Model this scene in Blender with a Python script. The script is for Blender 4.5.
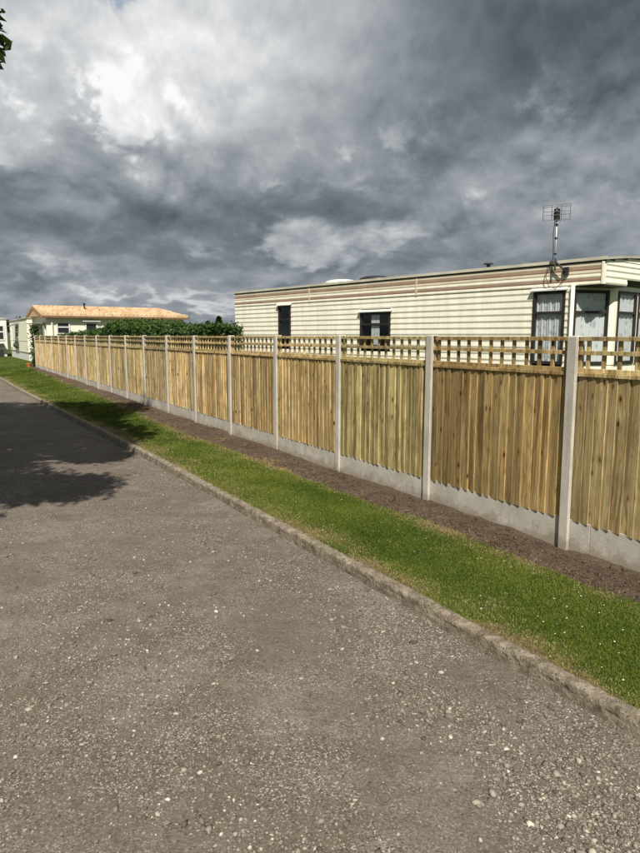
import bpy, bmesh, math, random
import numpy as np
from mathutils import Vector, Matrix
random.seed(7); rng = np.random.default_rng(11)
SC = bpy.context.scene
for o in list(bpy.data.objects): bpy.data.objects.remove(o)
COL = SC.collection

# ------------------------------------------------------------------ camera
CAM_H = 1.92
F_PX, W_PX, H_PX = 640.0, 640.0, 853.0
PITCH = math.atan(91.0 / F_PX)
cd = bpy.data.cameras.new('camera'); cam = bpy.data.objects.new('camera', cd); COL.objects.link(cam)
cam.location = (0, 0, CAM_H)
cam.rotation_euler = (math.radians(90) - PITCH, 0, 0)
cd.sensor_fit = 'VERTICAL'; cd.sensor_height = 24.0; cd.lens = 24.0 * F_PX / H_PX
cd.clip_start = 0.05; cd.clip_end = 3000
SC.camera = cam
SC.render.resolution_x = 768; SC.render.resolution_y = 1024

# ------------------------------------------------------------------ exposure
SC.view_settings.view_transform = 'Standard'; SC.view_settings.look = 'None'
SC.view_settings.exposure = 0.30; SC.view_settings.gamma = 1.0
SC.view_settings.use_curve_mapping = False

# ------------------------------------------------------------------ sun
SUN_EL = math.radians(50); SUN_AZ = math.radians(-88)       # direction towards the sun, measured from +X
to_sun = Vector((math.cos(SUN_AZ) * math.cos(SUN_EL), math.sin(SUN_AZ) * math.cos(SUN_EL), math.sin(SUN_EL)))
sl = bpy.data.lights.new('sun', 'SUN'); sl.energy = 5.0; sl.angle = math.radians(0.55); sl.color = (1.0, 0.93, 0.82)
so = bpy.data.objects.new('sun', sl); COL.objects.link(so)
so.rotation_euler = to_sun.to_track_quat('Z', 'Y').to_euler(); so.location = (0, -20, 30)

# ------------------------------------------------------------------ node helpers
class NT:
    def __init__(s, tree): s.t = tree; s.n = tree.nodes; s.l = tree.links
    def node(s, typ, **kw):
        n = s.n.new(typ)
        for k, v in kw.items():
            if k.startswith('i_'): n.inputs[k[2:].replace('_', ' ')].default_value = v
            else: setattr(n, k, v)
        return n
    def put(s, sock, v):
        if isinstance(v, bpy.types.NodeSocket): s.l.new(v, sock)
        elif v is not None:
            try: sock.default_value = v
            except Exception: sock.default_value = (v, v, v, 1) if len(sock.default_value) == 4 else (v, v, v)
    def m(s, op, a, b=None, c=None, clamp=False):
        n = s.n.new('ShaderNodeMath'); n.operation = op; n.use_clamp = clamp
        s.put(n.inputs[0], a)
        if b is not None: s.put(n.inputs[1], b)
        if c is not None: s.put(n.inputs[2], c)
        return n.outputs[0]
    def vm(s, op, a, b=None):
        n = s.n.new('ShaderNodeVectorMath'); n.operation = op
        s.put(n.inputs[0], a)
        if b is not None:
            if op == 'SCALE': s.put(n.inputs['Scale'], b)
            else: s.put(n.inputs[1], b)
        return n.outputs[0]
    def mix(s, f, a, b, mode='MIX'):
        n = s.n.new('ShaderNodeMix'); n.data_type = 'RGBA'; n.blend_type = mode
        s.put(n.inputs[0], f)
        for i, v in ((6, a), (7, b)):
            if isinstance(v, (tuple, list)) and len(v) == 3: v = (*v, 1)
            s.put(n.inputs[i], v)
        return n.outputs[2]
    def ramp(s, f, stops, interp='LINEAR'):
        n = s.n.new('ShaderNodeValToRGB'); s.put(n.inputs[0], f); r = n.color_ramp; r.interpolation = interp
        while len(r.elements) < len(stops): r.elements.new(0.5)
        for e, (p, c) in zip(r.elements, stops):
            e.position = p
            if isinstance(c, (int, float)): c = (c, c, c)
            e.color = (*c[:3], 1)
        return n.outputs[0]
    def noise(s, vec, scale, detail=4, rough=0.55, dist=0.0, out=0):
        n = s.n.new('ShaderNodeTexNoise'); s.put(n.inputs['Vector'], vec)
        n.inputs['Scale'].default_value = scale; n.inputs['Detail'].default_value = detail
        n.inputs['Roughness'].default_value = rough; n.inputs['Distortion'].default_value = dist
        return n.outputs[out]
    def voro(s, vec, scale, feature='F1', out='Distance', rand=1.0):
        n = s.n.new('ShaderNodeTexVoronoi'); n.feature = feature; s.put(n.inputs['Vector'], vec)
        n.inputs['Scale'].default_value = scale; n.inputs['Randomness'].default_value = rand
        return n.outputs[out]
    def mapr(s, v, a, b, c=0.0, d=1.0, smooth=True):
        n = s.n.new('ShaderNodeMapRange'); n.interpolation_type = 'SMOOTHSTEP' if smooth else 'LINEAR'
        s.put(n.inputs[0], v)
        for i, x in zip((1, 2, 3, 4), (a, b, c, d)): n.inputs[i].default_value = x
        return n.outputs[0]
    def scl(s, vec, sc):
        return s.vm('MULTIPLY', vec, sc)

def material(name):
    m = bpy.data.materials.new(name); m.use_nodes = True
    nt = NT(m.node_tree); b = nt.n['Principled BSDF']
    return m, nt, b
def bump(nt, bsdf, h, strength=0.5, dist=0.01):
    n = nt.n.new('ShaderNodeBump'); n.inputs['Strength'].default_value = strength; n.inputs['Distance'].default_value = dist
    nt.put(n.inputs['Height'], h); nt.l.new(n.outputs[0], bsdf.inputs['Normal'])
def coords(nt, kind='Object'):
    return nt.n.new('ShaderNodeTexCoord').outputs[kind]
def position(nt): return nt.n.new('ShaderNodeNewGeometry').outputs['Position']

# ------------------------------------------------------------------ world: Nishita sky seen through broken storm cloud
wd = bpy.data.worlds.new('World'); SC.world = wd; wd.use_nodes = True
wd.cycles.sampling_method = 'MANUAL'; wd.cycles.sample_map_resolution = 128
w = NT(wd.node_tree); w.n.clear()
sky = w.node('ShaderNodeTexSky', sky_type='NISHITA', sun_disc=False)
sky.sun_elevation = SUN_EL; sky.sun_rotation = math.radians(180)
dirv = w.vm('NORMALIZE', w.n.new('ShaderNodeTexCoord').outputs['Generated'])
sep = w.n.new('ShaderNodeSeparateXYZ'); w.l.new(dirv, sep.inputs[0])
dx, dy, dz = sep.outputs
az = w.m('ARCTAN2', dx, dy); el = w.m('ARCSINE', dz)
def px_dir(px, py):
    v = py - 426.5; u = px - 320.0
    fw = F_PX * math.cos(PITCH) - v * math.sin(PITCH); up = -(F_PX * math.sin(PITCH) + v * math.cos(PITCH))
    return math.atan2(u, fw), math.atan2(up, math.hypot(u, fw))
zc = w.m('MAXIMUM', dz, 0.0)
hl = w.m('SQRT', w.m('ADD', w.m('MULTIPLY', dx, dx), w.m('ADD', w.m('MULTIPLY', dy, dy), 1e-6)))
def cloud_space(lift):
    """heading on a unit circle, height on a scale that packs cloud rows towards the horizon"""
    q = w.m('MULTIPLY', w.m('LOGARITHM', w.m('ADD', zc, 0.16 + lift), math.e), 0.58); cmb = w.n.new('ShaderNodeCombineXYZ')
    w.l.new(w.m('DIVIDE', dx, hl), cmb.inputs[0]); w.l.new(w.m('DIVIDE', dy, hl), cmb.inputs[1]); w.l.new(q, cmb.inputs[2])
    return cmb.outputs[0]
cs = cloud_space(0.0); cs_up = cloud_space(0.022)
warp = w.vm('SCALE', w.vm('SUBTRACT', w.noise(cs, 5.0, 3, 0.5, 0, 1), (0.5, 0.5, 0.5)), 0.06)
pw = w.vm('ADD', cs, warp); pw_up = w.vm('ADD', cs_up, warp)
nA = w.noise(pw, 3.2, 2, 0.5)
def billow(v, octs):
    acc = None
    for sc_, am in octs:
        n_ = w.m('MULTIPLY', w.m('ABSOLUTE', w.m('SUBTRACT', w.noise(v, sc_, 0, 0.5), 0.5)), am)
        acc = n_ if acc is None else w.m('ADD', acc, n_)
    return acc
OCT = [(7.0, 1.0), (15.0, 0.55), (33.0, 0.30), (70.0, 0.16)]
bl = billow(pw, OCT)
pf = w.m('MULTIPLY', w.m('SUBTRACT', bl, 0.22), 2.2)
nB = w.noise(pw, 9.0, 6, 0.58); det = w.m('SUBTRACT', nB, 0.5); lo = w.m('SUBTRACT', nA, 0.5)
relief = w.m('SUBTRACT', nB, w.noise(pw_up, 9.0, 4, 0.58))
azw = w.m('ADD', az, w.m('MULTIPLY', det, 0.30))
elw = w.m('ADD', el, w.m('MULTIPLY', pf, 0.06))
def blob(px, py, rx, ry, amp):
    a, e = px_dir(px, py); ra, re = rx / 640.0, ry / 640.0
    qa = w.m('DIVIDE', w.m('SUBTRACT', azw, a), ra); qe = w.m('DIVIDE', w.m('SUBTRACT', elw, e), re)
    q = w.m('ADD', w.m('MULTIPLY', qa, qa), w.m('MULTIPLY', qe, qe))
    return w.m('MULTIPLY', w.m('EXPONENT', w.m('MULTIPLY', q, -1.0)), amp)
def total(lst):
    acc = lst[0]
    for x in lst[1:]: acc = w.m('ADD', acc, x)
    return acc
soft = total([blob(*b) for b in [
    (40, 30, 170, 110, 0.27), (270, 40, 150, 75, 0.22), (215, 120, 90, 60, 0.10),
    (620, 10, 150, 90, -0.20), (50, 215, 190, 45, -0.15), (250, 215, 110, 55, -0.04),
    (430, 125, 120, 40, -0.07), (600, 170, 110, 55, 0.12), (110, 302, 240, 18, 0.15), (620, 10, 90, 60, -0.10), (0, 60, 120, 60, 0.06)]])
crisp_f = total([blob(*b) for b in [
    (98, 146, 28, 20, 0.75), (122, 106, 26, 22, 0.85), (146, 128, 30, 22, 0.75), (112, 128, 24, 18, 0.4), (205, 75, 50, 24, 0.35), (372, 138, 70, 20, 0.72), (320, 238, 80, 24, 0.85), (300, 185, 40, 10, 0.4), (90, 70, 60, 20, 0.4), (150, 300, 110, 10, 0.95), (300, 262, 60, 12, 0.5), (60, 275, 80, 9, 0.55), (385, 190, 60, 14, 0.4),
    (600, 185, 60, 20, 0.6), (0, 145, 16, 18, 0.5), (570, 108, 60, 26, 0.5), (420, 235, 60, 14, 0.5)]])
cr_in = w.m('ADD', w.m('ADD', crisp_f, w.m('MULTIPLY', det, 2.2)), w.m('MULTIPLY', pf, 0.35))
crisp = w.mapr(cr_in, 0.32, 0.95)
V = w.m('ADD', 0.44, soft)
V = w.m('ADD', V, w.m('MULTIPLY', lo, 0.38))
V = w.m('ADD', V, w.m('MULTIPLY', det, 0.24))
V = w.m('ADD', V, w.m('MULTIPLY', pf, w.m('ADD', 0.05, w.m('MULTIPLY', crisp, 0.12))))
V = w.m('ADD', V, w.m('MULTIPLY', relief, 0.50))
V = w.m('ADD', V, w.m('MULTIPLY', crisp, 0.23))
cl = w.ramp(V, [(0.0, (0.040, 0.044, 0.048)), (0.18, (0.078, 0.092, 0.103)), (0.36, (0.146, 0.171, 0.192)),
                (0.56, (0.285, 0.308, 0.330)), (0.76, (0.47, 0.485, 0.50)), (1.0, (0.78, 0.78, 0.775))])
gap = w.mapr(total([blob(108, -10, 22, 14, 0.8), w.m('MULTIPLY', w.m('SUBTRACT', nA, 0.62), 3.0)]), 0.25, 0.75, 0.0, 0.7)
cl10 = w.vm('SCALE', cl, 10.0)
skyc = w.mix(gap, cl10, sky.outputs[0])
bg = w.n.new('ShaderNodeBackground'); bg.inputs['Strength'].default_value = 0.1
w.l.new(skyc, bg.inputs['Color'])
wo = w.n.new('ShaderNodeOutputWorld'); w.l.new(bg.outputs[0], wo.inputs[0])

# ------------------------------------------------------------------ object helpers
def link(o, parent=None):
    COL.objects.link(o)
    if parent is not None: o.parent = parent
    return o
def tag(o, label=None, cat=None, group=None, kind=None):
    if label: o['label'] = label
    if cat: o['category'] = cat
    if group: o['group'] = group
    if kind: o['kind'] = kind
    return o
def empty(name, loc=(0, 0, 0), rz=0.0, parent=None):
    o = bpy.data.objects.new(name, None); o.empty_display_size = 0.2
    o.location = loc; o.rotation_euler = (0, 0, rz); return link(o, parent)
def mesh_obj(name, me, mat=None, parent=None):
    o = bpy.data.objects.new(name, me)
    if mat is not None and not me.materials: me.materials.append(mat)
    return link(o, parent)
def np_mesh(name, v, f, smooth=False):
    me = bpy.data.meshes.new(name); v = np.asarray(v, np.float32); f = np.asarray(f, np.int32)
    k = f.shape[1]
    me.vertices.add(len(v)); me.vertices.foreach_set('co', v.ravel())
    me.loops.add(f.size); me.loops.foreach_set('vertex_index', f.ravel())
    me.polygons.add(len(f)); me.polygons.foreach_set('loop_start', np.arange(0, f.size, k, dtype=np.int32))
    me.update(calc_edges=True)
    if smooth: me.polygons.foreach_set('use_smooth', np.ones(len(f), bool))
    return me
def add_attr(me, name, vals):
    a = me.attributes.new(name, 'FLOAT', 'POINT'); a.data.foreach_set('value', np.asarray(vals, np.float32))
class MB:
    """collects boxes, prisms and tubes into one mesh"""
    def __init__(s): s.v = []; s.f = []
    def add(s, vs, fs):
        b = len(s.v); s.v += [tuple(x) for x in vs]; s.f += [tuple(i + b for i in q) for q in fs]
    def box(s, x0, x1, y0, y1, z0, z1):
        s.add([(x0,y0,z0),(x1,y0,z0),(x1,y1,z0),(x0,y1,z0),(x0,y0,z1),(x1,y0,z1),(x1,y1,z1),(x0,y1,z1)],
              [(0,3,2,1),(4,5,6,7),(0,1,5,4),(1,2,6,5),(2,3,7,6),(3,0,4,7)])
    def prism_x(s, prof, x0, x1):
        """closed (y,z) outline swept along x"""
        n = len(prof)
        s.add([(x0,y,z) for y,z in prof] + [(x1,y,z) for y,z in prof],
              [tuple(range(n))[::-1], tuple(range(n, 2*n))] + [(i,(i+1)%n,(i+1)%n+n,i+n) for i in range(n)])
    def prism_z(s, prof, z0, z1):
        n = len(prof)
        s.add([(x,y,z0) for x,y in prof] + [(x,y,z1) for x,y in prof],
              [tuple(range(n))[::-1], tuple(range(n, 2*n))] + [(i,(i+1)%n,(i+1)%n+n,i+n) for i in range(n)])
    def tube(s, pts, r, n=6, r1=None):
        pts = [Vector(p) for p in pts]; rings = []
        for i, p in enumerate(pts):
            t = (pts[min(i+1,len(pts)-1)] - pts[max(i-1,0)]).normalized()
            a = t.orthogonal().normalized() if i == 0 else (a - t * a.dot(t)).normalized()
            b = t.cross(a)
            rr = r if r1 is None else r + (r1 - r) * i / (len(pts) - 1)
            rings.append([p + (a * math.cos(2*math.pi*j/n) + b * math.sin(2*math.pi*j/n)) * rr for j in range(n)])
        fs = [tuple(range(n))[::-1], tuple((len(pts)-1)*n + j for j in range(n))]
        for i in range(len(pts) - 1):
            for j in range(n): fs.append((i*n+j, i*n+(j+1)%n, (i+1)*n+(j+1)%n, (i+1)*n+j))
        s.add([q for rg in rings for q in rg], fs)
    def mesh(s, name, bevel=0.0, smooth=False):
        me = bpy.data.meshes.new(name); me.from_pydata(s.v, [], s.f)
        bm = bmesh.new(); bm.from_mesh(me); bmesh.ops.recalc_face_normals(bm, faces=bm.faces)
        if bevel > 0: bmesh.ops.bevel(bm, geom=list(bm.edges), offset=bevel, segments=1, affect='EDGES', profile=0.5)
        bm.to_mesh(me); bm.free()
        if smooth: me.polygons.foreach_set('use_smooth', np.ones(len(me.polygons), bool))
        return me
    def build(s, name, mat, parent=None, bevel=0.0, smooth=False):
        return mesh_obj(name, s.mesh(name, bevel, smooth), mat, parent)

# value noise for geometry
def vnoise(x, y, seed=0):
    xi = np.floor(x).astype(np.int64); yi = np.floor(y).astype(np.int64); xf = x - xi; yf = y - yi
    def h(a, b):
        n = (a * 374761393 + b * 668265263 + seed * 974711) & 0x7fffffff
        n = ((n ^ (n >> 13)) * 1274126177) & 0x7fffffff
        return ((n ^ (n >> 16)) & 0xffff) / 65535.0
    u = xf * xf * (3 - 2 * xf); v = yf * yf * (3 - 2 * yf)
    return (h(xi, yi) * (1-u) + h(xi+1, yi) * u) * (1-v) + (h(xi, yi+1) * (1-u) + h(xi+1, yi+1) * u) * v
def fbm(x, y, oct=4, seed=0):
    t = 0; a = 0.5
    for i in range(oct): t = t + a * (vnoise(x, y, seed + i * 17) - 0.5); x = x * 2.03; y = y * 2.03; a *= 0.55
    return t

# ------------------------------------------------------------------ fence frame: local x runs along the fence away from the camera, local y towards the road
P0 = Vector((2.2058, 5.6046, 0)); RZ = math.atan2(0.85678, -0.51568)
D = np.array([-0.51568, 0.85678]); N = np.array([-0.85678, -0.51568])
def WP(s, t, z=0.0): return Vector((P0.x + s * D[0] + t * N[0], P0.y + s * D[1] + t * N[1], z))
PITCH_S = 1.90
KS = np.array([-40, -5, 5, 8, 10, 15.6, 21.6, 30, 36, 45, 60, 90]); KT = np.array([1.84, 1.85, 1.86, 1.88, 1.92, 2.05, 2.16, 2.2, 2.7, 5.0, 12, 30.])
def kerb_t(s): return np.interp(s, KS, KT)
def fence_z(s): return 0.0062 * np.clip(np.asarray(s, float) - 3, 0, 34)
def soil_w(s): return np.interp(s, [-30, -1.2, 0.4, 1.6, 3.6, 5.2, 8.2, 12.6, 20, 33, 36], [.66, .66, .56, .52, .58, .57, .70, .56, .46, .40, 0.3])
def verge_z(s, t):
    """grass level: falls from the fence foot to the kerb top"""
    k = kerb_t(s); f = np.clip((t - 0.3) / (k - 0.3), 0, 1)
    return fence_z(s) * (1 - f) + (-0.015) * f + 0.02 * fbm(s * 0.9, t * 0.9, 3, 5) * np.sin(np.pi * np.clip(f, 0, 1))
ROAD_Z = -0.105

# ------------------------------------------------------------------ materials for the setting
def mat_road():
    m, nt, b = material('road_gravel'); p = position(nt)
    big = nt.noise(p, 0.55, 4, 0.6); mid = nt.noise(p, 3.2, 5, 0.65); fine = nt.noise(p, 70, 4, 0.7)
    cell = nt.voro(p, 62, out='Color'); cd_ = nt.voro(p, 62); cell2 = nt.voro(p, 135, out='Color')
    base = nt.mix(nt.mapr(big, 0.35, 0.65), (0.152, 0.127, 0.103), (0.210, 0.181, 0.152))
    base = nt.mix(nt.mapr(mid, 0.40, 0.68), base, (0.140, 0.114, 0.089))
    dt = nt.n.new('ShaderNodeVectorMath'); dt.operation = 'DOT_PRODUCT'; nt.put(dt.inputs[0], p); dt.inputs[1].default_value = (-0.85678, -0.51568, 0)
    tt = nt.m('ADD', nt.m('ADD', dt.outputs['Value'], 4.78), nt.m('MULTIPLY', nt.m('SUBTRACT', nt.noise(p, 0.5, 3, 0.6), 0.5), 1.2))
    lane = nt.m('ADD', nt.mapr(nt.m('ABSOLUTE', nt.m('SUBTRACT', tt, 2.95)), 0.42, 0.10), nt.mapr(nt.m('ABSOLUTE', nt.m('SUBTRACT', tt, 4.55)), 0.45, 0.10))
    base = nt.mix(nt.m('MULTIPLY', lane, 0.40), base, (0.165, 0.142, 0.121))
    base = nt.mix(nt.mapr(nt.noise(p, 0.8, 6, 0.7), 0.50, 0.64, 0, 0.55), base, (0.165, 0.133, 0.098))
    base = nt.mix(nt.mapr(nt.noise(nt.vm('ADD', p, (7.3, 2.1, 0)), 0.9, 6, 0.72), 0.54, 0.66, 0, 0.7), base, (0.245, 0.222, 0.195))
    sc_ = nt.n.new('ShaderNodeSeparateColor'); nt.l.new(cell, sc_.inputs[0])
    s2 = nt.n.new('ShaderNodeSeparateColor'); nt.l.new(cell2, s2.inputs[0])
    patch = nt.m('MULTIPLY', nt.mapr(nt.noise(p, 1.3, 6, 0.70), 0.43, 0.58), nt.m('SUBTRACT', 1.0, nt.m('MULTIPLY', lane, 0.4)))
    peb = nt.m('MULTIPLY', nt.mapr(cd_, 0.30, 0.18), nt.m('MULTIPLY', nt.mapr(sc_.outputs[0], 0.30, 0.42), patch))
    pebc = nt.ramp(sc_.outputs[1], [(0.0, (0.09, 0.075, 0.065)), (0.45, (0.20, 0.175, 0.152)), (0.75, (0.38, 0.34, 0.29)), (0.9, (0.54, 0.49, 0.41)), (1.0, (0.66, 0.60, 0.50))])
    c = nt.mix(peb, base, pebc)
    mot = nt.noise(p, 16, 5, 0.7); c = nt.mix(nt.mapr(mot, 0.48, 0.70, 0, 0.55), c, (0.105, 0.085, 0.067))
    sm = nt.mapr(s2.outputs[0], 0.80, 0.90)
    c = nt.mix(nt.m('MULTIPLY', sm, nt.m('ADD', 0.16, nt.m('MULTIPLY', patch, 0.62))), c, (0.50, 0.45, 0.38))
    dk = nt.mapr(s2.outputs[1], 0.80, 0.95); c = nt.mix(nt.m('MULTIPLY', dk, nt.m('ADD', 0.35, nt.m('MULTIPLY', patch, 0.5))), c, (0.055, 0.047, 0.042))
    c = nt.mix(nt.mapr(fine, 0.35, 0.7), nt.mix(1.0, c, (0.72, 0.72, 0.72), 'MULTIPLY'), nt.mix(1.0, c, (1.2, 1.2, 1.2), 'MULTIPLY'))
    nt.put(b.inputs['Base Color'], c); b.inputs['Roughness'].default_value = 0.92; b.inputs['Specular IOR Level'].default_value = 0.25
    h = nt.m('ADD', nt.m('ADD', nt.m('MULTIPLY', peb, 0.8), nt.m('MULTIPLY', fine, 0.5)), nt.m('MULTIPLY', nt.noise(p, 22, 5, 0.7), 0.9))
    h = nt.m('ADD', h, nt.m('MULTIPLY', s2.outputs[0], 0.35))
    bump(nt, b, h, 0.9, 0.011)
    return m
def mat_stone():
    m, nt, b = material('loose_stone'); a = nt.node('ShaderNodeAttribute', attribute_name='tint').outputs['Fac']
    c = nt.ramp(a, [(0.0, (0.075, 0.062, 0.053)), (0.3, (0.19, 0.16, 0.13)), (0.6, (0.30, 0.262, 0.22)), (0.8, (0.42, 0.37, 0.31)), (0.93, (0.50, 0.45, 0.36)), (1.0, (0.62, 0.57, 0.48))])
    c = nt.mix(nt.mapr(nt.noise(position(nt), 160, 3, 0.6), 0.3, 0.7), nt.mix(1.0, c, (0.75, 0.74, 0.72), 'MULTIPLY'), c)
    nt.put(b.inputs['Base Color'], c); b.inputs['Roughness'].default_value = 0.9; b.inputs['Specular IOR Level'].default_value = 0.3
    return m
def mat_soil():
    m, nt, b = material('bare_soil'); p = position(nt)
    c = nt.mix(nt.mapr(nt.noise(p, 5, 5, 0.65), 0.3, 0.7), (0.082, 0.060, 0.043), (0.132, 0.099, 0.072))
    c = nt.mix(nt.mapr(nt.noise(p, 1.6, 5, 0.65), 0.42, 0.66, 0, 0.55), c, (0.060, 0.042, 0.030))
    c = nt.mix(nt.mapr(nt.noise(p, 55, 4, 0.7), 0.50, 0.78), c, (0.27, 0.20, 0.14))
    c = nt.mix(nt.mapr(nt.noise(p, 30, 3, 0.7), 0.52, 0.3), c, (0.075, 0.048, 0.033))
    nt.put(b.inputs['Base Color'], c); b.inputs['Roughness'].default_value = 0.95; b.inputs['Specular IOR Level'].default_value = 0.15
    bump(nt, b, nt.m('ADD', nt.noise(p, 38, 6, 0.7), nt.m('MULTIPLY', nt.noise(p, 90, 3, 0.7), 0.5)), 1.0, 0.02)
    return m
def mat_turf():
    m, nt, b = material('turf_ground'); p = position(nt)
    g = nt.mix(nt.mapr(nt.noise(p, 2.2, 5, 0.6), 0.35, 0.7), (0.050, 0.088, 0.016), (0.085, 0.120, 0.022))
    g = nt.mix(nt.mapr(nt.noise(p, 45, 4, 0.7), 0.5, 0.75), g, (0.15, 0.13, 0.05))
    g = nt.mix(nt.mapr(nt.noise(p, 24, 3, 0.7), 0.5, 0.3), g, (0.03, 0.042, 0.01))
    a = nt.node('ShaderNodeAttribute', attribute_name='dry').outputs['Fac']
    dry = nt.mix(nt.mapr(nt.noise(p, 28, 4, 0.7), 0.35, 0.7), (0.12, 0.083, 0.046), (0.27, 0.21, 0.115))
    g = nt.mix(nt.mapr(nt.m('ADD', a, nt.m('MULTIPLY', nt.m('SUBTRACT', nt.noise(p, 5, 4, 0.6), 0.5), 1.1)), 0.35, 0.7), g, dry)
    nt.put(b.inputs['Base Color'], g); b.inputs['Roughness'].default_value = 0.95; b.inputs['Specular IOR Level'].default_value = 0.1
    bump(nt, b, nt.noise(p, 60, 5, 0.75), 0.9, 0.02)
    return m
def mat_blade():
    m, nt, b = material('grass_blade'); a = nt.node('ShaderNodeAttribute', attribute_name='tint').outputs['Fac']
    c = nt.ramp(a, [(0.0, (0.040, 0.075, 0.008)), (0.35, (0.098, 0.148, 0.014)), (0.62, (0.176, 0.218, 0.028)), (0.74, (0.23, 0.23, 0.06)), (0.86, (0.36, 0.29, 0.13)), (1.0, (0.52, 0.43, 0.24))])
    nt.put(b.inputs['Base Color'], c); b.inputs['Roughness'].default_value = 0.55; b.inputs['Specular IOR Level'].default_value = 0.25
    tr = nt.n.new('ShaderNodeBsdfTranslucent'); nt.put(tr.inputs[0], c); mx = nt.n.new('ShaderNodeMixShader'); mx.inputs[0].default_value = 0.3
    nt.l.new(b.outputs[0], mx.inputs[1]); nt.l.new(tr.outputs[0], mx.inputs[2]); nt.l.new(mx.outputs[0], nt.n['Material Output'].inputs[0])
    return m
def mat_concrete(name, c0, c1, rough_amt=1.0, agg=False):
    m, nt, b = material(name); p = position(nt)
    info = nt.n.new('ShaderNodeObjectInfo')
    c = nt.mix(nt.mapr(nt.noise(p, 10.0 if agg else 3.0, 6, 0.68), 0.3, 0.72), c0, c1)
    stain = nt.noise(nt.scl(p, (7, 7, 1.2)), 1.0, 5, 0.65)
    c = nt.mix(nt.mapr(stain, 0.52, 0.72, 0, 0.55), c, tuple(x * 0.62 for x in c0))
    c = nt.mix(nt.mapr(nt.noise(p, 90, 3, 0.7), 0.35, 0.7, 0, 0.35), c, tuple(x * 0.75 for x in c0))
    c = nt.mix(nt.m('MULTIPLY', info.outputs['Random'], 0.22), c, tuple(x * 0.7 for x in c1))
    sz = nt.n.new('ShaderNodeSeparateXYZ'); nt.l.new(p, sz.inputs[0])
    spl = nt.mapr(nt.m('ADD', sz.outputs[2], nt.m('MULTIPLY', nt.m('SUBTRACT', nt.noise(p, 7, 5, 0.7), 0.5), 0.45)), 0.16, 0.02, 0, 0.6)
    if not agg: c = nt.mix(spl, c, (0.235, 0.185, 0.13))
    pit = nt.mapr(nt.voro(p, 70), 0.10, 0.05); c = nt.mix(nt.m('MULTIPLY', pit, 0.5), c, tuple(x * 0.4 for x in c0))
    h = nt.m('SUBTRACT', nt.noise(p, 60, 5, 0.7), nt.m('MULTIPLY', pit, 0.5))
    if agg:
        cc = nt.voro(p, 62, out='Color'); s_ = nt.n.new('ShaderNodeSeparateColor'); nt.l.new(cc, s_.inputs[0]); dd = nt.voro(p, 62)
        mk = nt.m('MULTIPLY', nt.mapr(dd, 0.36, 0.22), nt.mapr(s_.outputs[0], 0.40, 0.50))
        c = nt.mix(nt.m('MULTIPLY', mk, 0.85), c, nt.ramp(s_.outputs[1], [(0, (0.07, 0.058, 0.045)), (0.5, (0.22, 0.185, 0.14)), (0.75, (0.48, 0.42, 0.32)), (1, (0.70, 0.63, 0.50))]))
        c = nt.mix(nt.mapr(nt.noise(p, 6, 5, 0.7), 0.52, 0.70, 0, 0.75), c, (0.085, 0.075, 0.035))
        h = nt.m('ADD', h, nt.m('MULTIPLY', mk, 0.9))
    nt.put(b.inputs['Base Color'], c); b.inputs['Roughness'].default_value = 0.88; b.inputs['Specular IOR Level'].default_value = 0.25
    bump(nt, b, h, 0.5 * rough_amt, 0.006 * rough_amt)
    return m
def mat_wood():
    m, nt, b = material('treated_timber'); o = coords(nt, 'Object')
    info = nt.n.new('ShaderNodeObjectInfo'); r = info.outputs['Random']
    off = nt.n.new('ShaderNodeCombineXYZ'); nt.put(off.inputs[0], nt.m('MULTIPLY', r, 37.0)); nt.put(off.inputs[1], nt.m('MULTIPLY', r, 91.0)); nt.put(off.inputs[2], nt.m('MULTIPLY', r, 53.0))
    v = nt.vm('ADD', o, off.outputs[0])
    kv = nt.scl(v, (13.0, 0.5, 7.0)); kn0 = nt.voro(kv, 1.0); ks = nt.n.new('ShaderNodeSeparateColor'); nt.l.new(nt.voro(kv, 1.0, out='Color'), ks.inputs[0]); kon = nt.mapr(ks.outputs[0], 0.76, 0.80)
    knot = nt.m('MULTIPLY', nt.mapr(kn0, 0.24, 0.10), kon); halo = nt.m('MULTIPLY', nt.mapr(kn0, 0.48, 0.12), kon)
    bend = nt.vm('ADD', v, nt.vm('SCALE', nt.vm('SUBTRACT', nt.noise(nt.scl(v, (5, 5, 1.3)), 1.0, 3, 0.5, 0, 1), (0.5, 0.5, 0.5)), 0.13))
    g1 = nt.noise(nt.scl(bend, (75, 75, 1.1)), 1.0, 4, 0.6); g2 = nt.noise(nt.scl(bend, (17, 17, 0.55)), 1.0, 4, 0.6)
    c = nt.ramp(g1, [(0.28, (0.225, 0.150, 0.066)), (0.5, (0.470, 0.362, 0.190)), (0.70, (0.68, 0.555, 0.335))])
    c = nt.mix(nt.mapr(g2, 0.45, 0.66, 0, 0.9), c, (0.190, 0.128, 0.055))
    c = nt.mix(nt.mapr(g2, 0.46, 0.30, 0, 0.6), c, (0.60, 0.52, 0.31))
    c = nt.mix(nt.m('MULTIPLY', halo, 0.6), c, (0.25, 0.140, 0.055)); c = nt.mix(knot, c, (0.060, 0.028, 0.010))
    br = nt.m('ADD', 0.70, nt.m('MULTIPLY', r, 0.58))
    c = nt.vm('MULTIPLY', nt.vm('SCALE', c, br), info.outputs['Color'])
    dirt = nt.mapr(nt.noise(position(nt), 2.4, 5, 0.65), 0.46, 0.70, 0, 0.55); c = nt.mix(dirt, c, (0.215, 0.155, 0.070))
    nt.put(b.inputs['Base Color'], c); b.inputs['Roughness'].default_value = 0.78; b.inputs['Specular IOR Level'].default_value = 0.25
    bump(nt, b, nt.m('SUBTRACT', g1, nt.m('MULTIPLY', knot, 0.6)), 0.45, 0.004)
    return m
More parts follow.
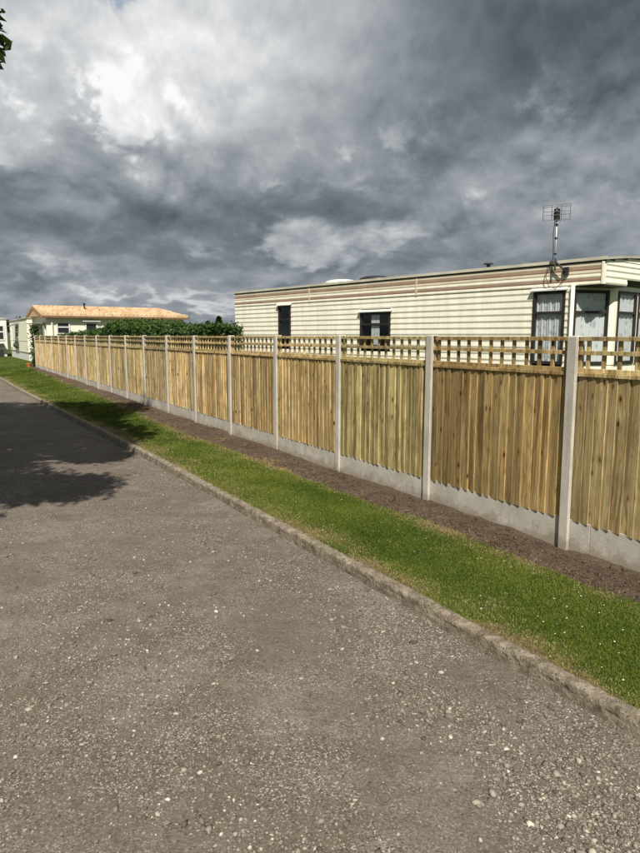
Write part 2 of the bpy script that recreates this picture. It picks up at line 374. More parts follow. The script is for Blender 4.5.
def mat_plain(name, c, rough=0.6, var=0.12, metallic=0.0, scale=3.0, spec=0.3, streak=False, nb=0.0):
    m, nt, b = material(name); p = position(nt)
    n = nt.noise(nt.scl(p, (6, 6, 0.7)) if streak else p, scale if not streak else 1.0, 5, 0.65)
    col = nt.mix(nt.mapr(n, 0.3, 0.72), tuple(x * (1 - var) for x in c), tuple(min(1, x * (1 + var * 0.6)) for x in c))
    col = nt.mix(nt.mapr(nt.noise(p, scale * 9, 4, 0.7), 0.5, 0.8, 0, 0.35), col, tuple(x * (1 - 1.5 * var) for x in c))
    nt.put(b.inputs['Base Color'], col); b.inputs['Roughness'].default_value = rough; b.inputs['Metallic'].default_value = metallic
    b.inputs['Specular IOR Level'].default_value = spec
    if nb: bump(nt, b, nt.noise(p, scale * 12, 4, 0.7), nb, 0.004)
    return m
def mat_leaf(name, stops):
    m, nt, b = material(name); a = nt.node('ShaderNodeAttribute', attribute_name='tint').outputs['Fac']
    c = nt.ramp(a, stops); nt.put(b.inputs['Base Color'], c); b.inputs['Roughness'].default_value = 0.5; b.inputs['Specular IOR Level'].default_value = 0.3
    tr = nt.n.new('ShaderNodeBsdfTranslucent'); nt.put(tr.inputs[0], c); mx = nt.n.new('ShaderNodeMixShader'); mx.inputs[0].default_value = 0.25
    nt.l.new(b.outputs[0], mx.inputs[1]); nt.l.new(tr.outputs[0], mx.inputs[2]); nt.l.new(mx.outputs[0], nt.n['Material Output'].inputs[0])
    return m
def mat_glass():
    m, nt, b = material('window_glass'); nt.n.remove(b)
    t = nt.n.new('ShaderNodeBsdfTransparent'); t.inputs[0].default_value = (0.93, 0.95, 0.95, 1)
    g = nt.n.new('ShaderNodeBsdfGlossy'); g.inputs['Roughness'].default_value = 0.03
    bn = nt.n.new('ShaderNodeBump'); bn.inputs['Strength'].default_value = 0.04; bn.inputs['Distance'].default_value = 0.02
    nt.l.new(nt.noise(position(nt), 3.0, 2, 0.5), bn.inputs['Height']); nt.l.new(bn.outputs[0], g.inputs['Normal'])
    fr = nt.n.new('ShaderNodeLayerWeight'); fr.inputs[0].default_value = 0.5; fz = nt.m('ADD', 0.035, nt.m('MULTIPLY', nt.m('POWER', fr.outputs['Facing'], 5.0), 0.9))
    mx = nt.n.new('ShaderNodeMixShader'); nt.l.new(fz, mx.inputs[0]); nt.l.new(t.outputs[0], mx.inputs[1]); nt.l.new(g.outputs[0], mx.inputs[2])
    nt.l.new(mx.outputs[0], nt.n['Material Output'].inputs[0]); return m
def mat_lace():
    m, nt, b = material('lace_curtain'); o = coords(nt, 'Object')
    fl = nt.voro(nt.scl(o, (14, 14, 9)), 1.0, rand=0.8); fine = nt.noise(o, 60, 3, 0.7)
    c = nt.mix(nt.mapr(fl, 0.42, 0.22), (0.88, 0.88, 0.90), (0.58, 0.59, 0.62)); c = nt.mix(nt.mapr(fine, 0.55, 0.7, 0, 0.5), c, (0.52, 0.53, 0.56))
    nt.put(b.inputs['Base Color'], c); b.inputs['Roughness'].default_value = 0.9
    tr = nt.n.new('ShaderNodeBsdfTranslucent'); tr.inputs[0].default_value = (0.6, 0.62, 0.66, 1); mx = nt.n.new('ShaderNodeMixShader'); mx.inputs[0].default_value = 0.2
    nt.l.new(b.outputs[0], mx.inputs[1]); nt.l.new(tr.outputs[0], mx.inputs[2]); nt.l.new(mx.outputs[0], nt.n['Material Output'].inputs[0])
    return m
M_ROAD, M_STONE, M_SOIL, M_TURF, M_BLADE = mat_road(), mat_stone(), mat_soil(), mat_turf(), mat_blade()
M_POST = mat_concrete('post_concrete', (0.46, 0.43, 0.37), (0.64, 0.61, 0.54)); M_GRAVELBOARD = mat_concrete('gravel_board_concrete', (0.44, 0.41, 0.35), (0.64, 0.61, 0.535))
M_KERB = mat_concrete('kerb_concrete', (0.125, 0.102, 0.072), (0.42, 0.365, 0.28), 2.0, True)
M_WOOD = mat_wood()
M_CREAM = mat_plain('cream_cladding', (0.88, 0.855, 0.73), 0.5, 0.10, streak=True); M_TAN = mat_plain('tan_cladding', (0.66, 0.59, 0.46), 0.5, 0.12)
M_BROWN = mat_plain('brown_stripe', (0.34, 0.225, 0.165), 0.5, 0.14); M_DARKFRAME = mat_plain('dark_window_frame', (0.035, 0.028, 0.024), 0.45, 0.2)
M_WHITE = mat_plain('white_plastic', (0.74, 0.74, 0.70), 0.45, 0.08); M_ROOFGREY = mat_plain('grey_roof_sheet', (0.42, 0.41, 0.37), 0.6, 0.15)
M_DARKPLASTIC = mat_plain('dark_plastic', (0.03, 0.03, 0.034), 0.5, 0.2); M_METAL = mat_plain('galvanised_metal', (0.34, 0.35, 0.36), 0.45, 0.2, 0.8); M_INT = mat_plain('interior_lining', (0.22, 0.17, 0.12), 0.8, 0.1)
M_GLASS, M_LACE = mat_glass(), mat_lace()
M_ORANGE = mat_plain('orange_roof_tile', (0.56, 0.40, 0.24), 0.75, 0.20, scale=5.0); M_IVORY = mat_plain('ivory_wall', (0.86, 0.835, 0.70), 0.7, 0.06)
M_BARK = mat_plain('bark', (0.09, 0.068, 0.048), 0.9, 0.3, scale=8.0, nb=0.8); M_TERRA = mat_plain('terracotta', (0.52, 0.17, 0.06), 0.8, 0.15)
M_LEAF_TREE = mat_leaf('tree_leaf', [(0, (0.018, 0.040, 0.007)), (0.5, (0.038, 0.078, 0.012)), (1, (0.075, 0.13, 0.022))])
M_LEAF_HEDGE = mat_leaf('hedge_leaf', [(0, (0.012, 0.030, 0.008)), (0.5, (0.034, 0.074, 0.015)), (1, (0.085, 0.145, 0.030))])
M_TWIG = mat_plain('hedge_twigs', (0.022, 0.026, 0.012), 0.95, 0.3, scale=9.0)

# ------------------------------------------------------------------ ground sheets (built in the fence frame)
def grid(name, sv, tf, nt_, zf, mat, kind='structure', smooth=True, attr=None):
    """sv: s values; tf(s)->(t0,t1); zf(S,T)->Z"""
    sv = np.asarray(sv, float); q = np.linspace(0, 1, nt_) if np.isscalar(nt_) else np.asarray(nt_)
    t0, t1 = tf(sv); S = np.repeat(sv[:, None], len(q), 1); T = t0[:, None] + (t1 - t0)[:, None] * q[None]
    Z = zf(S, T); v = np.stack([S, T, Z], -1).reshape(-1, 3)
    a = np.arange(len(sv) - 1)[:, None] * len(q) + np.arange(len(q) - 1)[None]; a = a.ravel()
    f = np.stack([a, a + len(q), a + len(q) + 1, a + 1], -1)
    me = np_mesh(name, v, f, smooth); o = mesh_obj(name, me, mat); o.location = P0; o.rotation_euler = (0, 0, RZ)
    if attr: 
        for k, fn in attr.items(): add_attr(me, k, fn(S, T).ravel())
    return tag(o, kind=kind)
def seg(a, b, step0, step1):
    out = [a]; 
    while out[-1] < b: out.append(out[-1] + step0 + (step1 - step0) * (out[-1] - a) / (b - a))
    return np.array(out)
# wide ground: dips under the road, carries the lawns
gs = np.concatenate([[-900, -300, -120, -60, -40, -25], np.arange(-20, 70, 2.0), [75, 90, 120, 200, 400, 900]])
gt = np.concatenate([[-900, -300, -120, -60, -40, -25, -15, -8, -4, -2, -1], np.arange(-0.4, 12, 0.4), [14, 18, 25, 40, 80, 200, 600]])
S, T = np.meshgrid(gs, gt, indexing='ij'); Kt = kerb_t(S)
Z = np.where(T < Kt + 0.3, verge_z(S, T) - 0.05 - 0.12 * np.clip((T - 0.0) / Kt, 0, 1), -0.17)
Z = np.where(T > 9.0, -0.06, Z); Z = np.where(T <= -0.5, fence_z(S) - 0.05, Z)
a = (np.arange(len(gs) - 1)[:, None] * len(gt) + np.arange(len(gt) - 1)[None]).ravel()
me = np_mesh('ground', np.stack([S, T, Z], -1).reshape(-1, 3), np.stack([a, a + len(gt), a + len(gt) + 1, a + 1], -1), True)
gr = mesh_obj('ground', me, M_TURF); gr.location = P0; gr.rotation_euler = (0, 0, RZ); tag(gr, kind='structure')
# road
def road_z(S, T):
    d = T - kerb_t(S)
    return ROAD_Z + 0.030 * fbm(S * 0.7, T * 0.7, 3, 1) + 0.026 * fbm(S * 4, T * 4, 4, 2) + 0.008 * fbm(S * 28, T * 28, 2, 9) + 0.010 * np.clip(1 - d / 0.25, 0, 1)
rs = np.concatenate([np.arange(-9, 8, 0.035), seg(8, 30, 0.05, 0.3), seg(31, 95, 0.6, 3)])
grid('road', rs, lambda s: (kerb_t(s) - 0.03, kerb_t(s) + 6.6), np.concatenate([np.linspace(0, 0.62, 118), np.linspace(0.64, 1, 16)]), road_z, M_ROAD)
# verge and soil
vs = np.concatenate([np.arange(-9, 12, 0.06), seg(12, 64, 0.12, 0.6)])
def dryness(S, T):
    k = kerb_t(S); a = np.clip(1 - (k - 0.08 - T) / 0.46, 0, 1); b = np.clip(1 - (T - soil_w(S)) / 0.30, 0, 1)
    return np.clip(np.maximum(a * 0.72, b * 0.62) + 1.2 * fbm(S * 1.9, T * 2.2, 4, 44), 0, 1) * np.clip((34 - S) / 6, 0, 1)
grid('grass_verge', vs, lambda s: (np.where(s < 35, 0.1, -6.0 * np.clip((s - 35) / 3, 0, 1)), kerb_t(s) - 0.052), 34, verge_z, M_TURF, attr={'dry': dryness})
def soil_edge(S): return soil_w(S) + 0.30 * fbm(S * 1.6, S * 0 + 3.3, 4, 21) + 0.05 * fbm(S * 7, S * 0 + 1.3, 2, 23)
def soil_z(S, T):
    e = soil_edge(S); q = np.clip((T + 0.25) / (e + 0.25), 0, 1)
    edge = np.clip((1 - q) / 0.14, 0, 1)
    h = 0.012 * edge + 0.06 * fbm(S * 1.1, T * 1.4, 3, 31) * edge + (0.030 * fbm(S * 6, T * 6, 4, 32) + 0.014 * fbm(S * 19, T * 19, 3, 34)) * edge
    h += 0.035 * np.exp(-((T - 0.05) / 0.12) ** 2) * (0.35 + 1.6 * fbm(S * 0.9, S * 0, 3, 36))
    return verge_z(S, np.maximum(T, 0.12)) + h - 0.012 * (1 - edge)
ss = np.concatenate([np.arange(-9, 12, 0.022), seg(12, 36.2, 0.04, 0.2)])
grid('soil_bed', ss, lambda s: (np.full_like(s, -0.45), soil_edge(s)), 44, soil_z, M_SOIL)

# kerb of cast edging stones
kerb = empty('kerb', P0, RZ); tag(kerb, kind='structure')
def kerb_mesh(i, L=0.910):
    nx = 96; prof = [(0.022, -0.20), (0.022, -0.115), (0.021, -0.09), (0.021, -0.07), (0.020, -0.05), (0.020, -0.03), (0.017, -0.012), (0.008, -0.001), (-0.006, 0.002), (-0.022, 0.003), (-0.040, 0.003), (-0.058, 0.001), (-0.074, -0.003), (-0.086, -0.012), (-0.088, -0.06), (-0.088, -0.20)]
    x = np.linspace(0, L, nx); pr = np.array(prof); n = len(pr)
    v = np.zeros((nx, n, 3)); v[:, :, 0] = x[:, None]; v[:, :, 1] = pr[None, :, 0]; v[:, :, 2] = pr[None, :, 1]
    top = np.clip((pr[:, 1] + 0.1) / 0.1, 0, 1)[None]
    X = x[:, None] + i * 9.7; P = np.cumsum(np.hypot(*np.diff(pr, axis=0, prepend=pr[:1]).T))[None]
    v[:, :, 1] += (0.022 * fbm(X * 24, P * 40, 4, 60 + i) + 0.006 * fbm(X * 2.2, P * 0, 2, 70 + i)) * top
    v[:, :, 2] += (0.020 * fbm(X * 22, P * 40, 4, 80 + i) + 0.006 * fbm(X * 1.7, P * 0, 3, 90 + i)) * top
    v[:, 5:10, 2] -= 0.030 * np.clip(fbm(X * 5.1, P[:, 5:10] * 12, 4, 95 + i) - 0.08, 0, 1); v[:, 4:9, 1] -= 0.025 * np.clip(fbm(X * 6.1, P[:, 4:9] * 14, 4, 99 + i) - 0.08, 0, 1) 
    endr = np.minimum(x, L - x)[:, None] / 0.012; v[:, :, 2] -= 0.003 * np.clip(1 - endr, 0, 1) * top
    a = (np.arange(nx - 1)[:, None] * n + np.arange(n - 1)[None]).ravel()
    f = np.stack([a, a + n, a + n + 1, a + 1], -1).tolist() + [list(range(n))[::-1], [(nx - 1) * n + j for j in range(n)]]
    me = bpy.data.meshes.new('kerb_stone'); me.from_pydata(v.reshape(-1, 3).tolist(), [], f)
    bm = bmesh.new(); bm.from_mesh(me); bmesh.ops.recalc_face_normals(bm, faces=bm.faces); bm.to_mesh(me); bm.free()
    me.materials.append(M_KERB); return me
kms = [kerb_mesh(i) for i in range(7)]
s = -1.24 - 0.915 * 6; i = 0
while s < 46:
    t0, t1 = float(kerb_t(s)), float(kerb_t(s + 0.915))
    o = bpy.data.objects.new('kerb_stone', kms[i % 7]); link(o, kerb)
    o.location = (s, t0 + random.uniform(-.003, .003), 0.004 + random.uniform(-.003, .003)); o.rotation_euler = (random.uniform(-.02, .02), 0, math.atan2(t1 - t0, 0.915))
    s += 0.915; i += 1

# ------------------------------------------------------------------ scattered ground cover
ICO = None
def ico():
    global ICO
    if ICO is None:
        bm = bmesh.new(); bmesh.ops.create_icosphere(bm, subdivisions=1, radius=1.0)
        ICO = (np.array([v.co[:] for v in bm.verts]), np.array([[v.index for v in f.verts] for f in bm.faces])); bm.free()
    return ICO
def stones(name, s, t, z, r, tint, mat, flat=0.6, sink=0.25):
    bv, bf = ico(); n = len(s)
    dv = bv[None] * (1 + 0.9 * (rng.random((n, len(bv), 1)) - 0.5)) * (0.75 + 0.5 * rng.random((n, len(bv), 3)))
    dv = dv * np.stack([0.7 + 0.8 * rng.random(n), 0.6 + 0.5 * rng.random(n), flat * (0.6 + 0.8 * rng.random(n))], -1)[:, None]
    a = rng.random(n) * 6.28; ca, sa = np.cos(a)[:, None], np.sin(a)[:, None]
    tx = (rng.random(n) - .5)[:, None] * 0.9
    y = dv[..., 1] * np.cos(tx) - dv[..., 2] * np.sin(tx); zz_ = dv[..., 1] * np.sin(tx) + dv[..., 2] * np.cos(tx); x = dv[..., 0]
    v = np.stack([x * ca - y * sa, x * sa + y * ca, zz_], -1) * r[:, None, None]
    v[..., 0] += s[:, None]; v[..., 1] += t[:, None]; v[..., 2] += (z + r * flat * (1 - 2 * sink))[:, None]
    f = (bf[None] + (np.arange(n) * len(bv))[:, None, None]).reshape(-1, 3)
    me = np_mesh(name, v.reshape(-1, 3), f); add_attr(me, 'tint', np.repeat(tint, len(bv)))
    o = mesh_obj(name, me, mat); o.location = P0; o.rotation_euler = (0, 0, RZ); return o
def world_to_st(X, Y):
    rx, ry = X - P0.x, Y - P0.y; return rx * D[0] + ry * D[1], rx * N[0] + ry * N[1]
# road gravel: even density in what the near lane shows, thinner with distance
n = 150000; Yw = 1.6 * (9.5 / 1.6) ** rng.random(n) ; Xw = (rng.random(n) - 0.5) * 1.25 * Yw
s_, t_ = world_to_st(Xw, Yw); d_ = t_ - kerb_t(s_)
dens = np.clip(0.27 + 2.6 * fbm(s_ * 0.9, t_ * 1.3, 4, 51) + 1.0 * np.exp(-((d_ - 0.62) / 0.24) ** 2) * np.clip((0.6 - s_) / 1.5, 0, 1), 0.05, 1)
k_ = (d_ > 0.03) & (rng.random(n) < dens * 0.62); s_, t_ = s_[k_], t_[k_]
r_ = 0.0018 + 0.0032 * rng.random(len(s_)) + 0.012 * rng.random(len(s_)) ** 20 + 0.006 * rng.random(len(s_)) ** 6
st_o = stones('loose_gravel', s_, t_, road_z(s_, t_), r_, np.clip(0.95 * rng.beta(2.0, 2.2, len(s_)) + 0.35 * (rng.random(len(s_)) > 0.92), 0, 1), M_STONE)
tag(st_o, 'loose grey and pale gravel scattered over the worn track', 'gravel', kind='stuff')
# soil crumbs
n = 9000; s_ = -3.5 + 20 * rng.random(n) ** 1.7; t_ = 0.06 + rng.random(n) * (soil_edge(s_) + 0.02)
so_ = stones('soil_clods', s_, t_, soil_z(s_, t_), 0.003 + 0.006 * rng.random(n) + 0.016 * rng.random(n) ** 14, rng.random(n) * 0.2, M_SOIL, 0.75)
tag(so_, 'brown crumbs of dug soil heaped along the fence foot', 'soil', kind='stuff')
# grass
def blades(name, s, t, z, h, wd_, tint, lean):
    n = len(s); a = rng.random(n) * 6.283; la = rng.random(n) * 6.283; L = lean * (0.3 + rng.random(n))
    ex, ey = np.cos(a) * wd_, np.sin(a) * wd_; lx, ly = np.cos(la) * L * h, np.sin(la) * L * h
    v = np.zeros((n, 5, 3)); v[:, 0] = np.stack([s - ex, t - ey, z - 0.004], -1); v[:, 1] = np.stack([s + ex, t + ey, z - 0.004], -1)
    mx, my, mz = s + lx * .35, t + ly * .35, z + h * .6
    v[:, 2] = np.stack([mx + ex * .8, my + ey * .8, mz], -1); v[:, 3] = np.stack([mx - ex * .8, my - ey * .8, mz], -1); v[:, 4] = np.stack([s + lx, t + ly, z + h], -1)
    b = (np.arange(n) * 5)[:, None]
    f = np.concatenate([b + np.array([[0, 1, 2]]), b + np.array([[0, 2, 3]]), b + np.array([[3, 2, 4]])])
    me = np_mesh(name, v.reshape(-1, 3), f); add_attr(me, 'tint', np.repeat(tint, 5)); return me
def lawn(n, s0, s1, pw, hmul, wmul, lim=None):
    s_ = s0 + (s1 - s0) * rng.random(n) ** pw
    e = np.where(s_ < 35, soil_edge(s_), -6.0 * np.clip((s_ - 35) / 3, 0, 1)); k = np.minimum(kerb_t(s_), 14.0) - 0.045 + 0.16 * fbm(s_ * 2.6, s_ * 0 + 7.7, 4, 88)
    t_ = e - 0.05 + (k - e + 0.07) * rng.random(n)
    dr = dryness(s_, t_); keep = rng.random(n) > np.clip((dr - 0.45) * 1.5, 0, 0.88); s_, t_, dr = s_[keep], t_[keep], dr[keep]; m = len(s_)
    pat = fbm(s_ * 1.2, t_ * 1.2, 4, 77)
    tint = np.clip(0.36 + 1.0 * pat + 0.55 * (rng.random(m) - 0.5), 0.0, 0.70)
    straw = rng.random(m) < np.clip(0.07 + (dr - 0.14) * 1.1, 0.045, 0.9); tint = np.where(straw, 0.70 + 0.3 * rng.random(m), tint)
    h = (0.008 + 0.014 * rng.random(m) + 0.010 * np.clip(pat * 2, 0, 1)) * hmul * np.where(straw, 0.7, 1.0); wd_ = (0.0013 + 0.0012 * rng.random(m)) * wmul
    return blades('g', s_, t_, verge_z(s_, t_), h, wd_, tint, np.where(straw, 1.6, 0.75))
bmx = bpy.data.meshes.new('x')
def join_np(parts, name):
    V = []; F = []; A = []; off = 0
    for me in parts:
        nv, nf = len(me.vertices), len(me.polygons)
        v = np.empty(nv * 3, np.float32); me.vertices.foreach_get('co', v); f = np.empty(nf * 3, np.int32); me.loops.foreach_get('vertex_index', f)
        a = np.empty(nv, np.float32); me.attributes['tint'].data.foreach_get('value', a)
        V.append(v.reshape(-1, 3)); F.append(f.reshape(-1, 3) + off); A.append(a); off += nv; bpy.data.meshes.remove(me)
    me = np_mesh(name, np.concatenate(V), np.concatenate(F)); add_attr(me, 'tint', np.concatenate(A)); return me
g = mesh_obj('grass', join_np([lawn(190000, -3.2, 4.0, 1.0, 1.0, 1.0), lawn(100000, 3.8, 12, 1.25, 1.05, 1.7), lawn(70000, 11.5, 30, 1.2, 1.2, 3.4), lawn(40000, 29, 62, 1.2, 1.6, 7.0)], 'grass'), M_BLADE)
g.location = P0; g.rotation_euler = (0, 0, RZ); tag(g, 'short green grass with straw tufts on the strip beside the kerb', 'grass', kind='stuff')
# cut straw lying on the soil
n = 2600; s_ = -3 + 22 * rng.random(n) ** 1.5; t_ = soil_edge(s_) - np.abs(rng.normal(0, 0.13, n)); t_ = np.maximum(t_, 0.06)
sw = mesh_obj('straw', blades('straw', s_, t_, soil_z(s_, t_) + 0.004, np.full(n, 0.012), np.full(n, 0.0016), 0.78 + 0.22 * rng.random(n), np.full(n, 2.6)), M_BLADE)
sw.location = P0; sw.rotation_euler = (0, 0, RZ); tag(sw, 'dry straw clippings along the edge of the bare soil', 'straw', kind='stuff')
# daisies
n = 130; s_ = -2.5 + 16 * rng.random(n) ** 1.3; t_ = soil_w(s_) + 0.12 + (kerb_t(s_) - soil_w(s_) - 0.35) * rng.random(n)
mb = MB()
for a_, b_ in zip(s_, t_):
    z_ = float(verge_z(a_, b_)) + 0.024 + 0.010 * random.random(); r0 = random.uniform(0.003, 0.0065); th = random.random()
    ring = [(a_ + r0 * math.cos(th + j * math.pi / 4), b_ + r0 * math.sin(th + j * math.pi / 4), z_ + random.uniform(-.001, .002)) for j in range(8)]
    mb.add(ring + [(a_, b_, z_ + 0.003)], [(j, (j + 1) % 8, 8) for j in range(8)])
dz_ = mb.build('daisies', M_WHITE); dz_.location = P0; dz_.rotation_euler = (0, 0, RZ); tag(dz_, 'tiny white daisies dotted through the grass strip', 'flowers', kind='stuff')

# ------------------------------------------------------------------ the fence
fence = empty('fence', WP(0, -0.045), RZ)
tag(fence, 'long golden timber fence with trellis top between pale concrete posts', 'fence')
POST_TOP = 1.925
def z0(n): return float(fence_z(n * PITCH_S)) * 0.85
# post: slotted H section with softened edges
def post_mesh(h):
    w2, d2, sl_, sd = 0.050, 0.058, 0.030, 0.030; c = 0.007
    prof = [(-w2 + c, d2), (w2 - c, d2), (w2, d2 - c), (w2, sl_), (w2 - sd, sl_), (w2 - sd, -sl_), (w2, -sl_), (w2, -d2 + c), (w2 - c, -d2), (-w2 + c, -d2), (-w2, -d2 + c), (-w2, -sl_), (-w2 + sd, -sl_), (-w2 + sd, sl_), (-w2, sl_), (-w2, d2 - c)]
    m = MB(); m.prism_z(prof[::-1], -0.45, h - 0.012)
    m.add([(x * 1.0, y, h - 0.012) for x, y in [(-w2 + c, d2), (w2 - c, d2), (w2, d2 - c), (w2, -d2 + c), (w2 - c, -d2), (-w2 + c, -d2), (-w2, -d2 + c), (-w2, d2 - c)]] +
          [(x * 0.80, y * 0.80, h) for x, y in [(-w2 + c, d2), (w2 - c, d2), (w2, d2 - c), (w2, -d2 + c), (w2 - c, -d2), (-w2 + c, -d2), (-w2, -d2 + c), (-w2, d2 - c)]],
          [tuple(range(8, 16)), tuple(range(8))[::-1]] + [(j, (j + 1) % 8, 8 + (j + 1) % 8, 8 + j) for j in range(8)])
    return m.mesh('post')
pm = post_mesh(POST_TOP)
NP = 18
for k in range(-1, NP + 1):
    o = bpy.data.objects.new('post', pm); 
    if not pm.materials: pm.materials.append(M_POST)
    link(o, fence); o.location = (k * PITCH_S, 0, random.uniform(-0.008, 0.006) + 0.0); o.rotation_euler = (random.uniform(-.006, .006), random.uniform(-.006, .006), random.uniform(-.02, .02))
# feather-edge board variants: thick edge on the near side, cut at the bottom
NB = 18; BW = (PITCH_S - 0.045) / NB
def board_mesh(i, h):
    m = MB(); wv = BW + 0.020; j = random.uniform(-.004, .003)
    prof = [(0, 0.0290 + j), (0, 0.014), (wv, 0.006), (wv, 0.0135)]      # (x,y): thick proud edge at x=0, thin edge tucked under the next board
    m.prism_z(prof, -random.uniform(0.0, 0.003), h)
    me = m.mesh('board'); me.materials.append(M_WOOD); return me
BH = 1.315
bms = [board_mesh(i, BH) for i in range(10)]
tint = {-1: (1.08, 1.08, 0.98), 0: (0.84, 0.77, 0.62), 1: (1.06, 1.12, 0.98), 2: (1.24, 1.20, 1.06), 3: (1.12, 1.08, 0.98), 4: (1.28, 1.22, 1.08)}
rail_me = {}
def box_me(name, *b, bev=0.0, mat=None):
    m = MB(); m.box(*b); me = m.mesh(name, bev); me.materials.append(mat); return me
LP = PITCH_S - 0.045
frame_me = MB(); frame_me.box(0.02, LP - .02, -0.026, -0.001, 0.12, 0.19); frame_me.box(0.02, LP - .02, -0.026, -0.001, 0.62, 0.69); frame_me.box(0.02, LP - .02, -0.026, -0.001, 1.14, 1.21)
frame_me.box(-0.0, 0.03, -0.027, -0.0015, 0.0, 1.30); frame_me.box(LP - 0.03, LP, -0.027, -0.0015, 0.0, 1.30); frame_me = frame_me.mesh('fence_panel'); frame_me.materials.append(M_WOOD)
cap_me = box_me('capping_rail', 0.0, LP, -0.030, 0.038, 0, 0.034, bev=0.003, mat=M_WOOD)
trail_me = box_me('trellis_rail', 0.0, LP, 0.0005, 0.020, 0, 0.036, bev=0.002, mat=M_WOOD)
tslat_me = box_me('trellis_slat', -0.018, 0.018, -0.020, -0.0005, 0, 0.305, bev=0.002, mat=M_WOOD)
stile_me = box_me('trellis_stile', 0.0, 0.030, -0.020, -0.0005, 0, 0.305, bev=0.002, mat=M_WOOD)
gb_me = box_me('gravel_board', -0.02, LP + 0.02, -0.026, 0.0185, -0.20, 0.285, bev=0.004, mat=M_GRAVELBOARD)
for k in range(-1, NP):
    x0 = k * PITCH_S + 0.0225; zb = 0.275 + z0(k + 0.5) * 0.55; hs = (1.605 - zb - 0.013) / BH * 1.0
    tc = tint.get(k); 
    if tc is None:
        b_ = random.uniform(1.02, 1.34); tc = (b_ * random.uniform(0.97, 1.03), b_, b_ * random.uniform(0.9, 1.05))
    tc = (*tc, 1)
    def wood(me, name, loc, parent, rot=(0, 0, 0), scale=(1, 1, 1)):
        o = bpy.data.objects.new(name, me); link(o, parent); o.location = loc; o.rotation_euler = rot; o.scale = scale
        v = random.uniform(0.84, 1.14); o.color = (tc[0] * v, tc[1] * v, tc[2] * v, 1); return o
    if k == -1:
        g1 = box_me('gravel_board', LP - 0.225, LP + 0.02, -0.026, 0.0185, -0.20, 0.285, bev=0.003, mat=M_GRAVELBOARD); g2 = box_me('gravel_board', -0.02, LP - 0.229, -0.026, 0.0185, -0.20, 0.285, bev=0.003, mat=M_GRAVELBOARD)
        for gm in (g1, g2): o = mesh_obj('gravel_board', gm, None, fence); o.location = (x0, 0, zb - 0.275)
    else:
        o = mesh_obj('gravel_board', gb_me, None, fence); o.location = (x0, 0, zb - 0.275 + random.uniform(-.006, .006)); o.rotation_euler = (0, random.uniform(-.003, .003), 0)
    fp = wood(frame_me, 'fence_panel', (x0, 0, zb), fence, scale=(1, 1, hs))
    wood(cap_me, 'capping_rail', (0, 0, (1.571 - zb) / hs), fp, (0, random.uniform(-.003, .003), 0), (1, 1, 1 / hs))
    tr = empty('trellis', (x0, 0, 1.606), 0, fence); wood(stile_me, 'trellis_stile', (0, 0, 0), tr); wood(stile_me, 'trellis_stile', (LP - 0.030, 0, 0), tr)
    for z_ in (0.0, 0.148, 0.268): wood(trail_me, 'trellis_rail', (0, 0, z_), tr, (0, random.uniform(-.002, .002), 0))
    far = k >= 15
    if not far:
        for i in range(NB):
            wood(bms[random.randrange(10)], 'board', (i * BW + (random.uniform(-.013, .013) if 0 < i else 0), random.uniform(-.0025, .003), random.uniform(-.0015, .0015)), fp, (0, random.uniform(-.0025, .0025), random.uniform(-.03, .03)))
        for i in range(12):
            wood(tslat_me, 'trellis_slat', (0.085 + i * (LP - 0.17) / 11 + random.uniform(-.006, .006), 0, 0), tr, (0, random.uniform(-.012, .012), 0))
    else:
        mb = MB()
        for i in range(NB):
            x = i * BW; mb.prism_z([(x, 0.029), (x, 0.014), (x + BW + .02, 0.006), (x + BW + .02, 0.0135)], random.uniform(-.01, 0), BH)
        o = mb.build('boards', M_WOOD, fp); o.color = tc; tag(o, kind='stuff')
        mb = MB()
        for i in range(12):
            x = 0.085 + i * (LP - 0.17) / 11; mb.box(x - .018, x + .018, -0.020, -0.0005, 0, 0.305)
        o = mb.build('trellis_slats', M_WOOD, tr); o.color = tc; tag(o, kind='stuff')

# ------------------------------------------------------------------ the striped static caravan behind the fence
CN = Vector((4.27, 9.84, 0)); c_dir = Vector((-0.63771, 0.77028, 0)); CRZ = math.atan2(c_dir.y, c_dir.x)
car = empty('static_caravan', CN, CRZ)
tag(car, 'long cream static caravan with two brown stripes under its roof', 'caravan')
CL, CW = 10.33, 3.6
ROW = 0.11; ZF = 2.69
wins = [(0.600, 1.165, 1.46, 2.625, 'lace'), (4.425, 5.320, 1.68, 2.40, 'blind'), (7.80, 8.305, 1.68, 2.645, 'dark')]
def lap(zb, zt, out=0.013):
    h = zt - zb; return [(0.0, zt), (0.003, zt), (out, zb + h * 0.32), (out * 0.95, zb + h * 0.26), (0.0035, zb), (0.0, zb)]
wall = empty('side_wall', (0, 0, 0), 0, car)
z = ZF
while z > 0.6:
    zb, zt = z - ROW, z; cuts = [(a + .01, b - .01) for a, b, c0, c1, _ in wins if zb < c1 - 0.012 and zt > c0 + 0.012]
    xs = 0.5; mb = MB()
    for a, b in sorted(cuts): mb.prism_x(lap(zb, zt), xs, a); xs = b
    mb.prism_x(lap(zb, zt), xs, CL); mb.build('siding_board', M_CREAM, wall)
    z -= ROW
fascia = [(2.69, 2.743, M_CREAM), (2.743, 2.797, M_BROWN), (2.797, 2.853, M_CREAM), (2.853, 2.908, M_TAN), (2.908, 2.960, M_BROWN), (2.960, 3.020, M_TAN)]
for zb, zt, mt in fascia:
    mb = MB(); mb.prism_x([(y + 0.012, zz_) for y, zz_ in lap(zb, zt, 0.008)], 0.035, CL); mb.build('fascia_board', mt, car)
mb = MB(); mb.box(-0.008, 0.034, -0.04, 0.030, 2.688, 3.022); mb.build('corner_trim', M_CREAM, car, 0.004)
for kx in (3.72, 7.05):
    mb = MB(); mb.box(kx, kx + 0.035, 0.018, 0.0245, 2.692, 3.018); mb.build('joint_strip', M_TAN, car)
